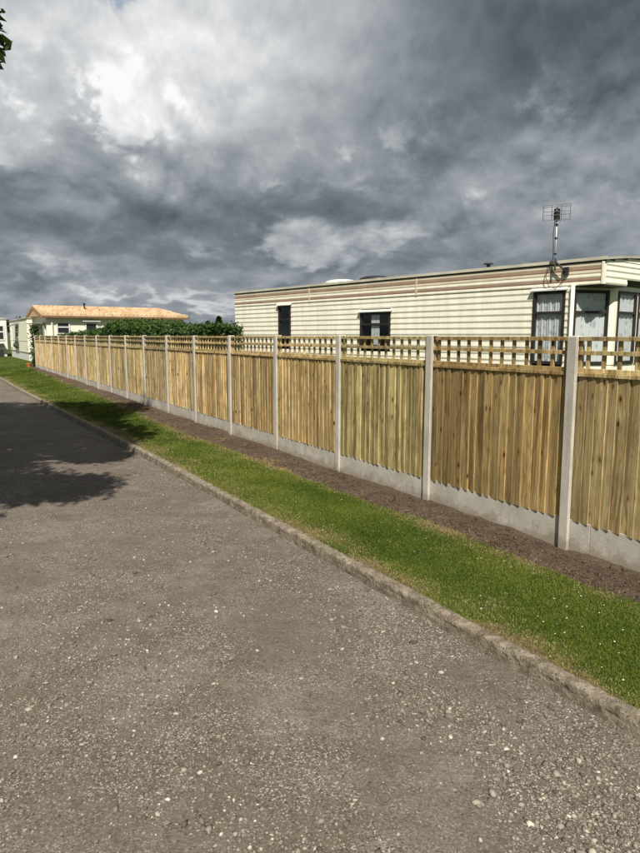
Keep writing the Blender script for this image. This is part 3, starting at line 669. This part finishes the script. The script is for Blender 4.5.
# arched roof with a thin light edge
def arch(y): return 3.075 + 0.115 * (1 - ((y + CW / 2) / (CW / 2 + 0.05)) ** 2)
ys = [0.030 - i * (CW + 0.06) / 24 for i in range(25)]
mb = MB(); prof = [(y, arch(y)) for y in ys] + [(y, arch(y) - 0.035) for y in ys[::-1]]; mb.prism_x(prof, -0.045, CL + 0.04); mb.build('roof', M_ROOFGREY, car)
mb = MB(); mb.box(-0.05, CL + 0.045, 0.028, 0.040, 3.046, 3.094); mb.build('gutter', mat_plain('roof_edge_trim', (0.60, 0.57, 0.47), 0.5, 0.2), car)
mb = MB(); mb.box(0.0, CL, 0.000, 0.014, 3.021, 3.045); mb.build('eave_shadow_strip', M_DARKFRAME, car)  # dark strip stands in for the shadow gap under the roof overhang
# front gable fascia (laps), set on the near end
fe = empty('front_fascia', (0, 0, 0), 0, car)
def front_board(zb, zt, y0, y1):
    mb = MB(); pr = [(-(o), zz_) for o, zz_ in lap(zb, zt, 0.014)]      # (x,z)
    n = len(pr); mb.add([(x, y0, zz_) for x, zz_ in pr] + [(x, y1, zz_) for x, zz_ in pr], [tuple(range(n)), tuple(range(n, 2 * n))[::-1]] + [(i, (i + 1) % n, (i + 1) % n + n, i + n) for i in range(n)])
    mb.build('fascia_board', M_CREAM, fe)
zrows = [2.69, 2.785, 2.88, 2.965, 3.045, 3.085, 3.12, 3.15]
for a, b in zip(zrows[:-1], zrows[1:]):
    def half(zz_): # half width of the gable at height zz_
        return CW / 2 if zz_ < 3.05 else (CW / 2 + 0.05) * math.sqrt(max(0, 1 - (zz_ + 0.03 - 3.075) / 0.115))
    hw = min(half(b), CW / 2)
    if hw < 0.2: continue
    if a < 2.7: front_board(a, b, -0.04, -0.73); front_board(a, b, -CW + 0.73, -CW)
    else: front_board(a, b, -CW / 2 + hw - (0.04 if hw > CW / 2 - .01 else 0), -CW / 2 - hw)
mb = MB(); mb.box(0.0, 0.52, -0.66, -0.01, 2.665, 2.69); mb.build('soffit', M_DARKFRAME, car)
# other walls, floor, lining
mb = MB(); mb.box(CL - 0.04, CL - 0.005, -CW, -0.003, 0.55, 3.10); mb.build('rear_wall', M_CREAM, car)
mb = MB(); mb.box(0.2, CL, -CW, -CW + 0.04, 0.55, 3.06); mb.build('back_wall', M_CREAM, car)
mb = MB(); mb.box(0.5, CL - .05, -CW + .05, -0.05, 0.52, 0.58); mb.box(2.9, 2.94, -CW + .05, -0.06, 0.6, 2.9); mb.box(6.4, 6.44, -CW + .05, -0.06, 0.6, 2.9); mb.build('floor_and_partitions', M_INT, car)
mb = MB(); mb.box(0.55, CL, -0.05, -0.02, 0.12, 0.58); mb.build('skirt', M_DARKPLASTIC, car)
# windows
def window(parent, origin, xdir, a, b, zb, zt, style, hood=True, transom=None, mat=M_DARKFRAME):
    """origin, xdir: wall line in caravan space; a..b along it; frame stands proud of the wall"""
    rz = math.atan2(xdir[1], xdir[0]); e = empty('window', (origin[0], origin[1], 0), rz, parent)
    tr = transom if transom else zb + (zt - zb) * 0.66
    fr = MB(); fw = 0.045
    fr.box(a, a + fw, -0.03, 0.028, zb, zt); fr.box(b - fw, b, -0.03, 0.028, zb, zt); fr.box(a + fw, b - fw, -0.03, 0.027, zb, zb + fw); fr.box(a + fw, b - fw, -0.03, 0.027, zt - fw, zt); fr.box(a + fw, b - fw, -0.02, 0.024, tr - 0.02, tr + 0.02)
    fr.build('frame', mat, e)
    p = MB(); p.box(a + fw - .005, b - fw + .005, 0.002, 0.006, zb + fw - .005, zt - fw + .005); p.build('pane', M_GLASS, e)
    if hood:
        h = MB(); h.prism_x([(0.016, zt + 0.055), (0.075, zt + 0.022), (0.075, zt + 0.004), (0.068, zt + 0.004), (0.016, zt + 0.03)], a - 0.04, b + 0.04); h.build('hood', M_WHITE, e)
    if style == 'lace':
        for (u0, u1, q0, q1) in ((a + .03, b - .03, zb + .03, tr - .01), (a + .03, b - .03, tr + .0, zt - .03)):
            n = 60; v = []; f = []
            for i in range(n):
                u = u0 + (u1 - u0) * i / (n - 1); yy = -0.024 + 0.006 * math.sin(i * 1.15) + 0.006 * math.sin(i * 0.43 + 1)
                v += [(u, yy, q0), (u, yy + 0.004 * math.sin(i * .7), (q0 + q1) / 2), (u, yy, q1)]
            for i in range(n - 1): f += [(i*3, i*3+3, i*3+4, i*3+1), (i*3+1, i*3+4, i*3+5, i*3+2)]
            me = bpy.data.meshes.new('curtain'); me.from_pydata(v, [], f); me.polygons.foreach_set('use_smooth', np.ones(len(f), bool)); mesh_obj('curtain', me, M_LACE, e)
    if style == 'blind':
        mb_ = MB(); mb_.box(a + 0.34, a + 0.58, -0.016, -0.010, zb + .02, zt - .05); mb_.build('blind', M_LACE, e)
    return e
for a, b, zb, zt, stl in wins:
    window(car, (0, 0), (1, 0), a, b, zb, zt, stl, transom=2.285 if stl == 'lace' else None)
# bay: two cants and a front, with posts between
A = Vector((0.50, -0.004, 0)); B = Vector((0.15, -0.67, 0)); C_ = Vector((0.15, -CW + 0.67, 0)); D_ = Vector((0.50, -CW + 0.004, 0))
def bay_side(P, Q, spans):
    u = (P - Q); L = u.length; u.normalize()       # x from Q to P so that local +y faces outwards
    rz = math.atan2(u.y, u.x); e = empty('bay_wall', (Q.x, Q.y, 0), rz, car)
    mb = MB(); mb.box(0, L, -0.04, 0.0, 0.55, 1.45); mb.build('sill_panel', M_CREAM, e)
    mb = MB(); mb.box(0, L, -0.04, 0.0, 2.63, 2.70); mb.build('header', M_CREAM, e)
    xs = 0.0
    for a, b in spans + [(L, L)]:
        if a - xs > 0.01: mb = MB(); mb.box(xs + .001, a - .001, -0.035, 0.012, 1.45, 2.63); mb.build('bay_post', M_CREAM, e)
        xs = b
    for a, b in spans: window(car, (Q.x, Q.y), (u.x, u.y), a, b, 1.46, 2.625, 'lace', hood=False, transom=2.285)
bay_side(A, B, [(0.105, 0.73)])
bay_side(B, C_, [(0.02, 0.71), (0.77, 1.46), (1.52, 2.17)])
bay_side(C_, D_, [(0.03, 0.65)])
mb = MB(); mb.tube([(0.47, 0.035, 2.70), (0.47, 0.035, 0.3)], 0.030, 8); mb.build('downpipe', M_CREAM, car, smooth=True)
# rooftop vents
def dome(name, x, y, rx, ry, h, mat, z_):
    v = []; f = []; nr, na = 5, 16
    for i in range(nr):
        q = i / (nr - 1); r = math.cos(q * math.pi / 2 * 0.82)
        for j in range(na): v.append((x + rx * r * math.cos(2*math.pi*j/na), y + ry * r * math.sin(2*math.pi*j/na), z_ + 0.03 + h * math.sin(q * math.pi / 2)))
    v += [(x + rx * math.cos(2*math.pi*j/na), y + ry * math.sin(2*math.pi*j/na), z_ - 0.08) for j in range(na)]
    for i in range(nr - 1):
        for j in range(na): f.append((i*na+j, i*na+(j+1)%na, (i+1)*na+(j+1)%na, (i+1)*na+j))
    for j in range(na): f.append((nr*na+j, nr*na+(j+1)%na, (j+1)%na, j))
    f.append(tuple((nr-1)*na+j for j in range(na)))
    me = bpy.data.meshes.new(name); me.from_pydata(v, [], f); me.polygons.foreach_set('use_smooth', np.ones(len(f), bool)); o = mesh_obj(name, me, mat, car); return o
dome('roof_vent', 6.62, -0.55, 0.42, 0.30, 0.060, M_WHITE, 3.12); dome('roof_vent', 5.48, -0.55, 0.38, 0.30, 0.070, M_DARKPLASTIC, 3.115)
mb = MB(); mb.tube([(2.2, -0.15, 3.07), (2.2, -0.15, 3.165)], 0.035, 8); mb.tube([(2.2, -0.15, 3.165), (2.2, -0.15, 3.185)], 0.085, 10); mb.build('roof_vent', M_DARKPLASTIC, car)
# aerial on the roof edge
aer = empty('tv_aerial', CN + c_dir * 0.76, CRZ); tag(aer, 'silver television aerial on a short mast clamped to the caravan roof edge', 'aerial')
mb = MB(); mb.tube([(0, 0.10, 2.93), (0, 0.10, 3.12), (0.01, 0.10, 3.92)], 0.014, 8); mb.build('mast', M_METAL, aer, smooth=True)
mb = MB(); mb.tube([(-0.16, 0.03, 2.90), (-0.14, 0.10, 2.95), (-0.02, 0.10, 3.06), (0.0, 0.10, 3.12)], 0.016, 6); mb.box(-0.20, -0.12, 0.02, 0.06, 2.86, 2.98); mb.build('bracket', M_DARKPLASTIC, aer)
av = Vector((0.010, 0.10, 3.90)); out = Vector((0.42, -0.90, 0.0)).normalized()       # boom points away from the lane
lat = Vector((out.y, -out.x, 0)); out_w = out
mb = MB(); mb.tube([av - out * 0.06 + Vector((0, 0, -.05)), av + out * 0.55 + Vector((0, 0, -.13))], 0.010, 6); mb.build('boom', M_METAL, aer)
mb = MB()
for z_ in (-0.20, -0.12, -0.07, 0.0, 0.03): mb.tube([av - out * .05 - lat * 0.20 + Vector((0, 0, z_)), av - out * .05 + lat * 0.20 + Vector((0, 0, z_))], 0.006, 4)
for q in (-0.20, -0.07, 0.07, 0.20): mb.tube([av - out * .05 + lat * q + Vector((0, 0, -.20)), av - out * .05 + lat * q + Vector((0, 0, .03))], 0.005, 4)
mb.build('reflector', M_METAL, aer)
for i in range(6):
    p_ = av + out * (0.05 + 0.09 * i) + Vector((0, 0, -.055 - 0.013 * i)); L = 0.13 - 0.008 * i
    mb = MB(); mb.tube([p_ - lat * L, p_ + lat * L], 0.004, 4); mb.build('director', M_METAL, aer)
mb = MB(); mb.box(-0.025, 0.045, 0.06, 0.14, 3.70, 3.88); mb.build('dipole_box', M_DARKPLASTIC, aer, 0.008)
for z_ in (3.18, 3.42, 3.62): mb = MB(); mb.tube([(0.005, 0.10, z_), (0.005, 0.10, z_ + 0.025)], 0.023, 8); mb.build('clip', M_DARKPLASTIC, aer)
cb = MB(); cb.tube([(0.03, 0.11, 3.72), (0.045, 0.12, 3.5), (0.03, 0.12, 3.3), (0.04, 0.10, 3.12), (0.14, 0.08, 3.0), (0.17, 0.07, 2.85), (0.10, 0.08, 2.69), (-0.02, 0.08, 2.66), (-0.12, 0.07, 2.75), (-0.16, 0.05, 2.88)], 0.006, 6)
cb.build('cable', M_DARKPLASTIC, aer)

# ------------------------------------------------------------------ foliage helpers
def leaf_mesh(name, C, Nrm, size, tint):
    """C centres, Nrm normals: a folded four-point leaf for each"""
    n = len(C); Nrm = Nrm / np.linalg.norm(Nrm, axis=1, keepdims=True)
    r = rng.normal(size=(n, 3)); u = np.cross(Nrm, r); u /= np.linalg.norm(u, axis=1, keepdims=True) + 1e-9; v = np.cross(Nrm, u)
    L = size[:, None]; V = np.zeros((n, 4, 3))
    V[:, 0] = C - u * L * .5; V[:, 1] = C + v * L * .30 + Nrm * L * .06 + u * L * .05; V[:, 2] = C + u * L * .55 - Nrm * L * .08; V[:, 3] = C - v * L * .30 + Nrm * L * .06 + u * L * .05
    b = (np.arange(n) * 4)[:, None]; F = np.concatenate([b + np.array([[0, 1, 2]]), b + np.array([[0, 2, 3]])])
    me = np_mesh(name, V.reshape(-1, 3), F); add_attr(me, 'tint', np.repeat(tint, 4)); return me
def crown_points(blobs, n, twig=0.35):
    """leaves gathered in sprigs round cluster centres"""
    wts = np.array([r ** 1.7 for *_, r in blobs]); wts /= wts.sum(); C = []; T = []
    for (x, y, z_, r), q in zip(blobs, wts):
        m = max(260, int(n * q)); k = max(4, m // 22)
        d_ = rng.normal(size=(k, 3)); d_ /= np.linalg.norm(d_, axis=1, keepdims=True); rad = r * (0.35 + 0.75 * rng.random(k) ** 0.6)
        cen = np.array([x, y, z_]) + d_ * rad[:, None] * np.array([1, 1, 0.8]); tt = rng.random(k)
        idx = rng.integers(0, k, m); pts = cen[idx] + rng.normal(size=(m, 3)) * twig * 0.33 * np.array([1, 1, 0.7]); C.append(pts); T.append(np.clip(0.5 * tt[idx] + 0.5 * rng.random(m), 0, 1))
    C = np.concatenate(C); T = np.concatenate(T); Nn = rng.normal(size=C.shape) * 0.7 + np.array([0, 0, 0.8]); return C, Nn, T
def tree(name, label, group, base, trunk_h, tr_r, blobs, nleaf, lsize, mat, twig=0.35):
    root = empty(name, base); tag(root, label, 'tree', group)
    b = Vector(base); mb = MB(); top = Vector((0.15, 0.1, trunk_h))
    mb.tube([(0, 0, -0.3), (0.02, 0, 0.2), (0.08, 0.03, trunk_h * .5), top], tr_r * 1.25, 10, tr_r * 0.7)
    for (x, y, z_, r) in blobs:
        e = Vector((x, y, z_)) - b; mid = top.lerp(e, 0.5) + Vector((random.uniform(-.2, .2), random.uniform(-.2, .2), 0.12 * e.length * 0.3))
        mb.tube([top * 0.9, mid, e], tr_r * 0.45, 6, 0.015)
        for _ in range(3):
            o_ = Vector((random.gauss(0, 1), random.gauss(0, 1), random.gauss(0, .7))).normalized() * r * 0.8; mb.tube([mid.lerp(e, random.uniform(.3, .9)), e + o_ * .6, e + o_], 0.025, 4, 0.006)
    mb.build('trunk', M_BARK, root, smooth=True)
    C, Nn, T = crown_points([(x - b.x, y - b.y, z_ - b.z, r) for x, y, z_, r in blobs], nleaf, twig)
    mesh_obj('crown', leaf_mesh('crown', C, Nn, lsize * (0.7 + 0.6 * rng.random(len(C))), T), mat, root); return root
# the tree left of the lane: crown placed so that its shade falls over the lane ahead
cot = 1 / math.tan(SUN_EL); hx, hy = math.cos(SUN_AZ) * cot, math.sin(SUN_AZ) * cot
def up(sx, sy, z_, r): return (sx + hx * z_, sy + hy * z_, z_, r)
blobs = [up(-3.45, 8.35, 5.6, 0.62), up(-4.3, 8.3, 6.0, 0.85), up(-5.2, 8.0, 6.0, 0.9), up(-6.0, 8.3, 6.4, 1.4), up(-4.6, 7.0, 6.2, 0.8), up(-4.5, 12.1, 7.2, 1.2), up(-5.2, 13.4, 7.8, 1.0), up(-5.6, 15.2, 8.2, 0.9),
         up(-6.6, 11.0, 7.4, 1.7), up(-6.6, 13.6, 8.4, 1.7), up(-7.3, 16.4, 8.8, 1.5), up(-9.4, 17.2, 8.8, 1.7), up(-9.6, 13.2, 8.6, 2.1), up(-9.0, 9.5, 6.6, 1.8), up(-8.0, 11.0, 9.6, 1.8), up(-5.4, 9.6, 6.6, 1.0), up(-8.0, 14.8, 8.8, 1.7), up(-5.6, 16.4, 8.6, 1.1), (-3.37, 6.5, 4.55, 0.05), (-3.35, 6.5, 4.66, 0.06), (-3.34, 6.5, 4.78, 0.06), (-3.36, 6.5, 4.88, 0.06), (-3.40, 6.5, 5.0, 0.1), (-3.55, 6.5, 4.85, 0.25), (-3.75, 6.3, 5.3, 0.5)]
tree('leafy_tree', 'broad leafy tree left of the track, tip showing in the upper left corner', None, (-7.2, 5.2, -0.05), 4.6, 0.20, blobs, 170000, 0.125, M_LEAF_TREE)

# ------------------------------------------------------------------ hedge behind the fence
hd = empty('hedge', WP(12.3, -1.9), RZ); tag(hd, 'dark green leafy hedge just behind the far half of the fence', 'hedge')
def hedge_top(s): return np.interp(s, [0, 4, 10, 13, 16, 20, 24], [2.02, 2.08, 2.18, 1.98, 1.80, 1.70, 1.70]) + 0.32 * fbm(s * 0.9, s * 0 + .4, 3, 61) + 0.02 * 0
n = 90000; s_ = rng.random(n) * 23.2; top_ = hedge_top(s_)
# shell of leaves: front face, back face and top
face = rng.random(n); t_ = np.where(face < 0.45, 0.50, np.where(face < 0.6, -0.5, rng.uniform(-0.5, 0.5, n))) + rng.normal(0, 0.07, n) + 0.25 * fbm(s_ * 1.7, top_ * 3, 3, 62)
z_ = np.where(face < 0.6, top_ * rng.random(n) ** 0.55, top_ + rng.normal(0, 0.06, n) + 0.10 * rng.random(n) ** 5)
z_ += fence_z(s_ + 12.3)
Nn = rng.normal(size=(n, 3)) * 0.8 + np.stack([np.zeros(n), np.where(face < .45, .7, 0), np.where(face > .6, .9, .3)], -1)
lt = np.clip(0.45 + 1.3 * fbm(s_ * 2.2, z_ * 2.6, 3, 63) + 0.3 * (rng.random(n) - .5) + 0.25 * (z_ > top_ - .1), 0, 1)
mesh_obj('foliage', leaf_mesh('foliage', np.stack([s_, t_, z_], -1), Nn, 0.055 + 0.055 * rng.random(n), lt), M_LEAF_HEDGE, hd)
sv = np.linspace(0.15, 23.0, 90); mb = MB(); ring = []
for i, q in enumerate(sv):
    h_ = float(hedge_top(q)) - 0.10 + float(fence_z(q + 12.3)); wv = 0.36 + 0.1 * random.random(); ring += [(q, wv, -0.1), (q, wv, h_ * .6), (q, wv * .7, h_), (q, -wv * .7, h_ - .03), (q, -wv, h_ * .6), (q, -wv, -0.1)]
mb.add(ring, [tuple(range(6)), tuple((len(sv) - 1) * 6 + j for j in range(6))] + [(i*6+j, i*6+(j+1)%6, (i+1)*6+(j+1)%6, (i+1)*6+j) for i in range(len(sv) - 1) for j in range(6)])
mb.build('twigs', M_TWIG, hd)

# ------------------------------------------------------------------ simple far windows
def far_window(parent, x0, x1, z0_, z1_, bars=(), frame=M_WHITE, fw=0.05, y=0.0, depth=0.05):
    e = empty('window', (0, y, 0), 0, parent); f = MB()
    f.box(x0, x0 + fw, 0, depth, z0_, z1_); f.box(x1 - fw, x1, 0, depth, z0_, z1_); f.box(x0 + fw, x1 - fw, 0, depth, z0_, z0_ + fw); f.box(x0 + fw, x1 - fw, 0, depth, z1_ - fw, z1_)
    for b_ in bars: f.box(x0 + fw, x1 - fw, 0.001, depth - .004, b_ - fw / 2, b_ + fw / 2)
    f.build('frame', frame, e); p = MB(); p.box(x0 + fw, x1 - fw, 0.012, 0.018, z0_ + fw, z1_ - fw); p.build('pane', M_DARKGLASS, e); return e
M_DARKGLASS, _nt, _b = material('dark_glass'); _nt.put(_b.inputs['Base Color'], _nt.mix(_nt.noise(position(_nt), 1.5, 3), (0.012, 0.014, 0.016), (0.04, 0.043, 0.046))); _b.inputs['Roughness'].default_value = 0.06

# ------------------------------------------------------------------ ivory park home with orange tiled roof (local x along its long side to the right, -y towards us)
qd = Vector((0.83, 0.56, 0)).normalized(); Q = Vector((-16.28, 37.95, 0.20)) + qd * 0.30 + Vector((-qd.y, qd.x, 0)) * 0.28; home = empty('park_home', Q, math.atan2(qd.y, qd.x))
tag(home, 'ivory park home with orange tiled roof beyond the far end of the fence', 'house')
HL, HW, HE, HR = 8.55, 4.35, 2.93, 3.44
mb = MB(); mb.box(0, HL, 0, HW, 0.0, HE); mb.add([(0, 0, HE), (0, HW, HE), (0, HW / 2, HR - .04), (0.05, 0, HE), (0.05, HW, HE), (0.05, HW / 2, HR - .04)], [(0, 1, 2), (3, 5, 4), (0, 2, 5, 3), (1, 4, 5, 2)]); mb.build('wall', M_IVORY, home)
roof = empty('roof', (0, 0, 0), 0, home)
ov = 0.28; slope = (HR - HE) / (HW / 2)
# pantiles: courses of ribbed tiles on both slopes, hipped at the right end
M_TILE, _nt, _b = material('orange_pantile'); _nt.put(_b.inputs['Base Color'], _nt.ramp(_nt.node('ShaderNodeAttribute', attribute_name='tint').outputs['Fac'], [(0.0, (0.47, 0.32, 0.18)), (0.5, (0.57, 0.42, 0.26)), (1.0, (0.64, 0.50, 0.33))])); _b.inputs['Roughness'].default_value = 0.8
def tiles(front):
    tones = []; mb = MB(); ncol, nrow = 34, 6; x0, x1 = -0.30, HL + 0.25; wcol = (x1 - x0) / ncol
    for j in range(nrow):
        q0, q1 = j / nrow, (j + 1) / nrow + 0.02
        for i in range(ncol):
            xa = x0 + i * wcol; hipx = x1 - (HW / 2 + ov) * 0.42 * q0
            if xa + wcol > hipx + 0.02: continue
            ya0, ya1 = -ov + (HW / 2 + ov) * q0, -ov + (HW / 2 + ov) * q1; za0, za1 = HE - ov * slope + (HW / 2 + ov) * slope * q0, HE - ov * slope + (HW / 2 + ov) * slope * q1
            prof = [(0, 0.0), (0.22, 0.10), (0.5, 0.12), (0.72, 0.02), (1.0, 0.0)]
            va = [(xa + wcol * p, ya0, za0 + h + 0.075) for p, h in prof] + [(xa + wcol * p, ya1, za1 + h + 0.012) for p, h in prof] + [(xa + wcol * p, ya0, za0 + 0.0) for p, h in prof]
            if not front: va = [(x, HW - y, z_) for x, y, z_ in va]
            tones += [random.random()] * 15
            mb.add(va, [(k, k + 1, k + 6, k + 5) for k in range(4)] + [(k + 10, k + 11, k + 1, k) for k in range(4)])
    o = mb.build('tiles', M_TILE, roof); add_attr(o.data, 'tint', tones); tag(o, kind='stuff')
tiles(True); tiles(False)
mb = MB(); e0, e1 = -0.30, HL + 0.25
mb.add([(e0, -ov, HE - ov * slope), (e1, -ov, HE - ov * slope), (e1, HW + ov, HE - ov * slope), (e0, HW + ov, HE - ov * slope), (e0, HW / 2, HR + .0), (e1 - 1.1, HW / 2, HR + .0)], [(0, 3, 2, 1), (0, 1, 5, 4), (2, 3, 4, 5), (1, 2, 5), (0, 4, 3)]); mb.build('roof_deck', M_ORANGE, roof)
mb = MB(); mb.tube([(e0, HW / 2, HR + .05), (e1 - 1.1, HW / 2, HR + .05)], 0.09, 8); mb.tube([(e1 - 1.1, HW / 2, HR + .05), (e1, -ov, HE - ov * slope + .05)], 0.08, 8); mb.build('ridge_tiles', M_ORANGE, roof)
mb = MB(); mb.box(e0, e1, -ov - 0.03, -ov, HE - ov * slope - 0.10, HE - ov * slope + 0.01); mb.build('gutter', mat_plain('brown_gutter', (0.20, 0.12, 0.07), 0.5), home)
mb = MB()
for sgn in (0, 1):
    ya, yb = (-ov, HW / 2) if sgn == 0 else (HW + ov, HW / 2); zl = HE - ov * slope
    mb.add([(e0 - .03, ya, zl - .1), (e0 - .03, yb, HR - .1), (e0 - .03, yb, HR + .08), (e0 - .03, ya, zl + .08), (e0, ya, zl - .1), (e0, yb, HR - .1), (e0, yb, HR + .08), (e0, ya, zl + .08)], [(0, 1, 2, 3), (7, 6, 5, 4), (0, 4, 5, 1), (1, 5, 6, 2), (2, 6, 7, 3), (3, 7, 4, 0)])
mb.build('bargeboard', mat_plain('ochre_bargeboard', (0.44, 0.25, 0.11), 0.6), home)
fr = empty('front_wall_windows', (0, 0, 0), math.pi, home)      # turned so that its +y faces us; x runs backwards
def hx_(x0, x1): return (-x1, -x0)
far_window(home and fr, *hx_(0.55, 1.32), 1.80, 2.52, bars=(2.22,), fw=0.07); far_window(fr, *hx_(2.20, 2.95), 1.70, 2.52, fw=0.08); far_window(fr, *hx_(5.4, 6.4), 1.7, 2.4, fw=0.07)
mb = MB(); mb.box(-3.10, -2.05, 0, 0.20, 2.56, 2.61); mb.build('window_canopy', M_WHITE, fr)
mb = MB(); mb.tube([(0.30, -0.07, 2.80), (0.30, -0.07, 0.1)], 0.05, 8); mb.build('downpipe', M_WHITE, home)
gw = empty('gable_windows', (0, 0, 0), math.radians(90), home)    # +y faces the track side (-x of the home)
far_window(gw, 0.35, 1.35, 1.6, 2.35, fw=0.06); far_window(gw, 1.65, 2.9, 1.6, 2.35, fw=0.06)
mb = MB(); mb.box(0.15, 3.2, 0.0, 0.55, 2.42, 2.47); mb.build('porch_canopy', mat_plain('grey_canopy', (0.28, 0.28, 0.25), 0.6), gw)
mb = MB(); mb.tube([(2.55, HW / 2 - .9, HR - .25), (2.55, HW / 2 - .9, HR + 0.22)], 0.05, 8); mb.tube([(2.55, HW / 2 - .9, HR + 0.22), (2.55, HW / 2 - .9, HR + 0.28)], 0.09, 8); mb.build('roof_vent', M_DARKPLASTIC, home)
mb = MB(); mb.tube([(3.35, 1.0, HE + .1), (3.35, 1.0, HE + .42)], 0.10, 8, 0.07); mb.build('roof_vent', M_BROWN, home)

# ------------------------------------------------------------------ two far caravans at the left edge
def far_caravan(name, s0, t0, L, Wd, H, label, mat):
    e = empty(name, WP(s0, t0, 0.22), RZ); tag(e, label, 'caravan', 'caravans at the far end')
    mb = MB(); mb.box(0, L, -Wd, 0, 0.55, H); mb.build('body', mat, e, 0.03)
    mb = MB(); mb.box(0.12, L - .1, -Wd + .1, -0.03, 0.0, 0.55); mb.build('skirt', M_WHITE, e)
    n = 12; pr = [(-i * (Wd + .12) / n + .06, H + 0.28 * math.sin(math.pi * i / n)) for i in range(n + 1)] + [(-Wd - .06, H - .05), (.06, H - .05)]
    mb = MB(); mb.prism_x(pr, -0.06, L + .06); mb.build('roof', M_ROOFGREY, e)
    mb = MB(); mb.box(0, L, 0.0, 0.015, 1.32, 1.36); mb.box(0, L, 0.0, 0.015, 0.56, 0.60); mb.build('trim_strip', M_TAN, e); return e
c2 = far_caravan('static_caravan', 43.4, -0.75, 11.0, 3.0, 2.88, 'plain cream caravan with white skirt just left of the orange roofed home', M_IVORY)
far_window(c2, 5.2, 6.4, 1.55, 2.45, bars=(2.15,), frame=M_WHITE, fw=0.07); mb = MB(); mb.prism_x([(0.02, 2.62), (0.55, 2.40), (0.55, 2.36), (0.02, 2.50)], 4.6, 6.9); mb.build('awning', mat_plain('grey_awning', (0.20, 0.20, 0.18), 0.7), c2)
far_window(c2, 9.6, 10.4, 0.75, 2.5, bars=(1.3, 1.75, 2.1), frame=M_WHITE, fw=0.07)
mb = MB(); mb.prism_x([(0.02, 1.25), (0.22, 0.95), (0.02, 0.75)], 5.2, 7.4); mb.build('planter_box', mat_plain('dark_green_box', (0.05, 0.06, 0.04), 0.7), c2)
c3 = far_caravan('static_caravan', 55.0, 3.4, 9.0, 4.0, 3.05, 'grey white caravan with dark end windows at the left edge of the picture', M_WHITE)
ew = empty('end_wall_windows', (0, 0, 0), math.radians(90), c3)
for a, b in ((-3.8, -3.1), (-2.8, -1.9), (-1.6, -0.6)): far_window(ew, a, b, 1.3, 2.55, bars=(2.0,), frame=M_WHITE, fw=0.09)
mb = MB(); mb.box(-3.7, -2.9, 0.05, 0.35, 0.8, 1.05); mb.build('flower_box', mat_plain('dark_flower_box', (0.05, 0.045, 0.035), 0.8), ew)
mb = MB()
for i in range(3): mb.box(-3.6, -2.8, 0.3 + i * .25, 0.55 + i * .25, 0.0, 0.55 - i * .18)
mb.build('steps', M_DARKPLASTIC, ew)

# ------------------------------------------------------------------ small things near the far end of the fence
pot = empty('plant_pot', WP(35.0, 0.25, 0.20)); tag(pot, 'small orange terracotta pot at the far foot of the fence', 'pot')
mb = MB(); mb.tube([(0, 0, 0), (0, 0, 0.17)], 0.09, 12, 0.125); mb.build('pot', M_TERRA, pot); mb = MB(); mb.tube([(0, 0, 0.16), (0, 0, 0.205)], 0.14, 12); mb.build('rim', M_TERRA, pot)
def shrub(name, label, base, h, r, n):
    e = empty(name, base); tag(e, label, 'shrub'); mb = MB()
    for i in range(6): mb.tube([(0, 0, 0), (random.uniform(-r, r) * .4, random.uniform(-r, r) * .4, h * .5), (random.uniform(-r, r) * .8, random.uniform(-r, r) * .8, h * .9)], 0.02, 5, 0.006)
    mb.build('stems', M_BARK, e); z_ = rng.random(n) * h; C = np.stack([rng.normal(0, r * .5, n), rng.normal(0, r * .5, n), z_], -1)
    mesh_obj('foliage', leaf_mesh('foliage', C, rng.normal(size=(n, 3)) + np.array([0, 0, .6]), 0.08 + .07 * rng.random(n), rng.random(n)), M_LEAF_HEDGE, e)
shrub('climbing_shrub', 'narrow dark shrub growing against the far end post of the fence', WP(34.9, -0.15, 0.2), 2.3, 0.28, 1500)
def conifer(label, base, h):
    e = empty('conifer', base); tag(e, label, 'tree', 'small conifers behind the hedge'); mb = MB(); mb.tube([(0, 0, -.2), (0, 0, h)], 0.10, 6, 0.01); mb.build('trunk', M_BARK, e)
    n = 3000; q = rng.random(n) ** .7; a = rng.random(n) * 6.28; r = (1 - q) * h * .22 * (0.4 + 0.6 * rng.random(n)) + .03; C = np.stack([r * np.cos(a), r * np.sin(a), 0.3 + q * (h - .3)], -1)
    mesh_obj('crown', leaf_mesh('crown', C, rng.normal(size=(n, 3)) + np.array([0, 0, .5]), 0.16 + .1 * rng.random(n), rng.random(n) * .6), M_LEAF_HEDGE, e)
def at_px(px, Y): return (px - 320) / 648.0 * Y
conifer('small pointed conifer behind the hedge, left of the striped caravan', (at_px(219, 30), 30, 0), 2.75)
conifer('shorter conifer tip behind the hedge, close to the orange roof end', (at_px(208, 31), 31, 0), 2.55)
pole = empty('thin_pole', (at_px(190, 44), 44, 0.1)); tag(pole, 'thin grey pole just right of the orange roof', 'pole'); mb = MB(); mb.tube([(0, 0, 0), (0, 0, 3.45)], 0.03, 6); mb.box(-.02, .12, -.02, .02, 3.25, 3.40); mb.build('mast', M_METAL, pole)
dt_b = (at_px(21, 75), 75, 0.1)
tree('distant_tree', 'dark distant tree just above the far left caravan roofs', None, dt_b, 2.2, 0.14, [(dt_b[0], 75, 3.2, 0.8), (dt_b[0] - 1.6, 75, 3.1, 0.8), (dt_b[0] + 1.2, 75.5, 3.5, 0.75)], 3000, 0.25, M_LEAF_HEDGE)
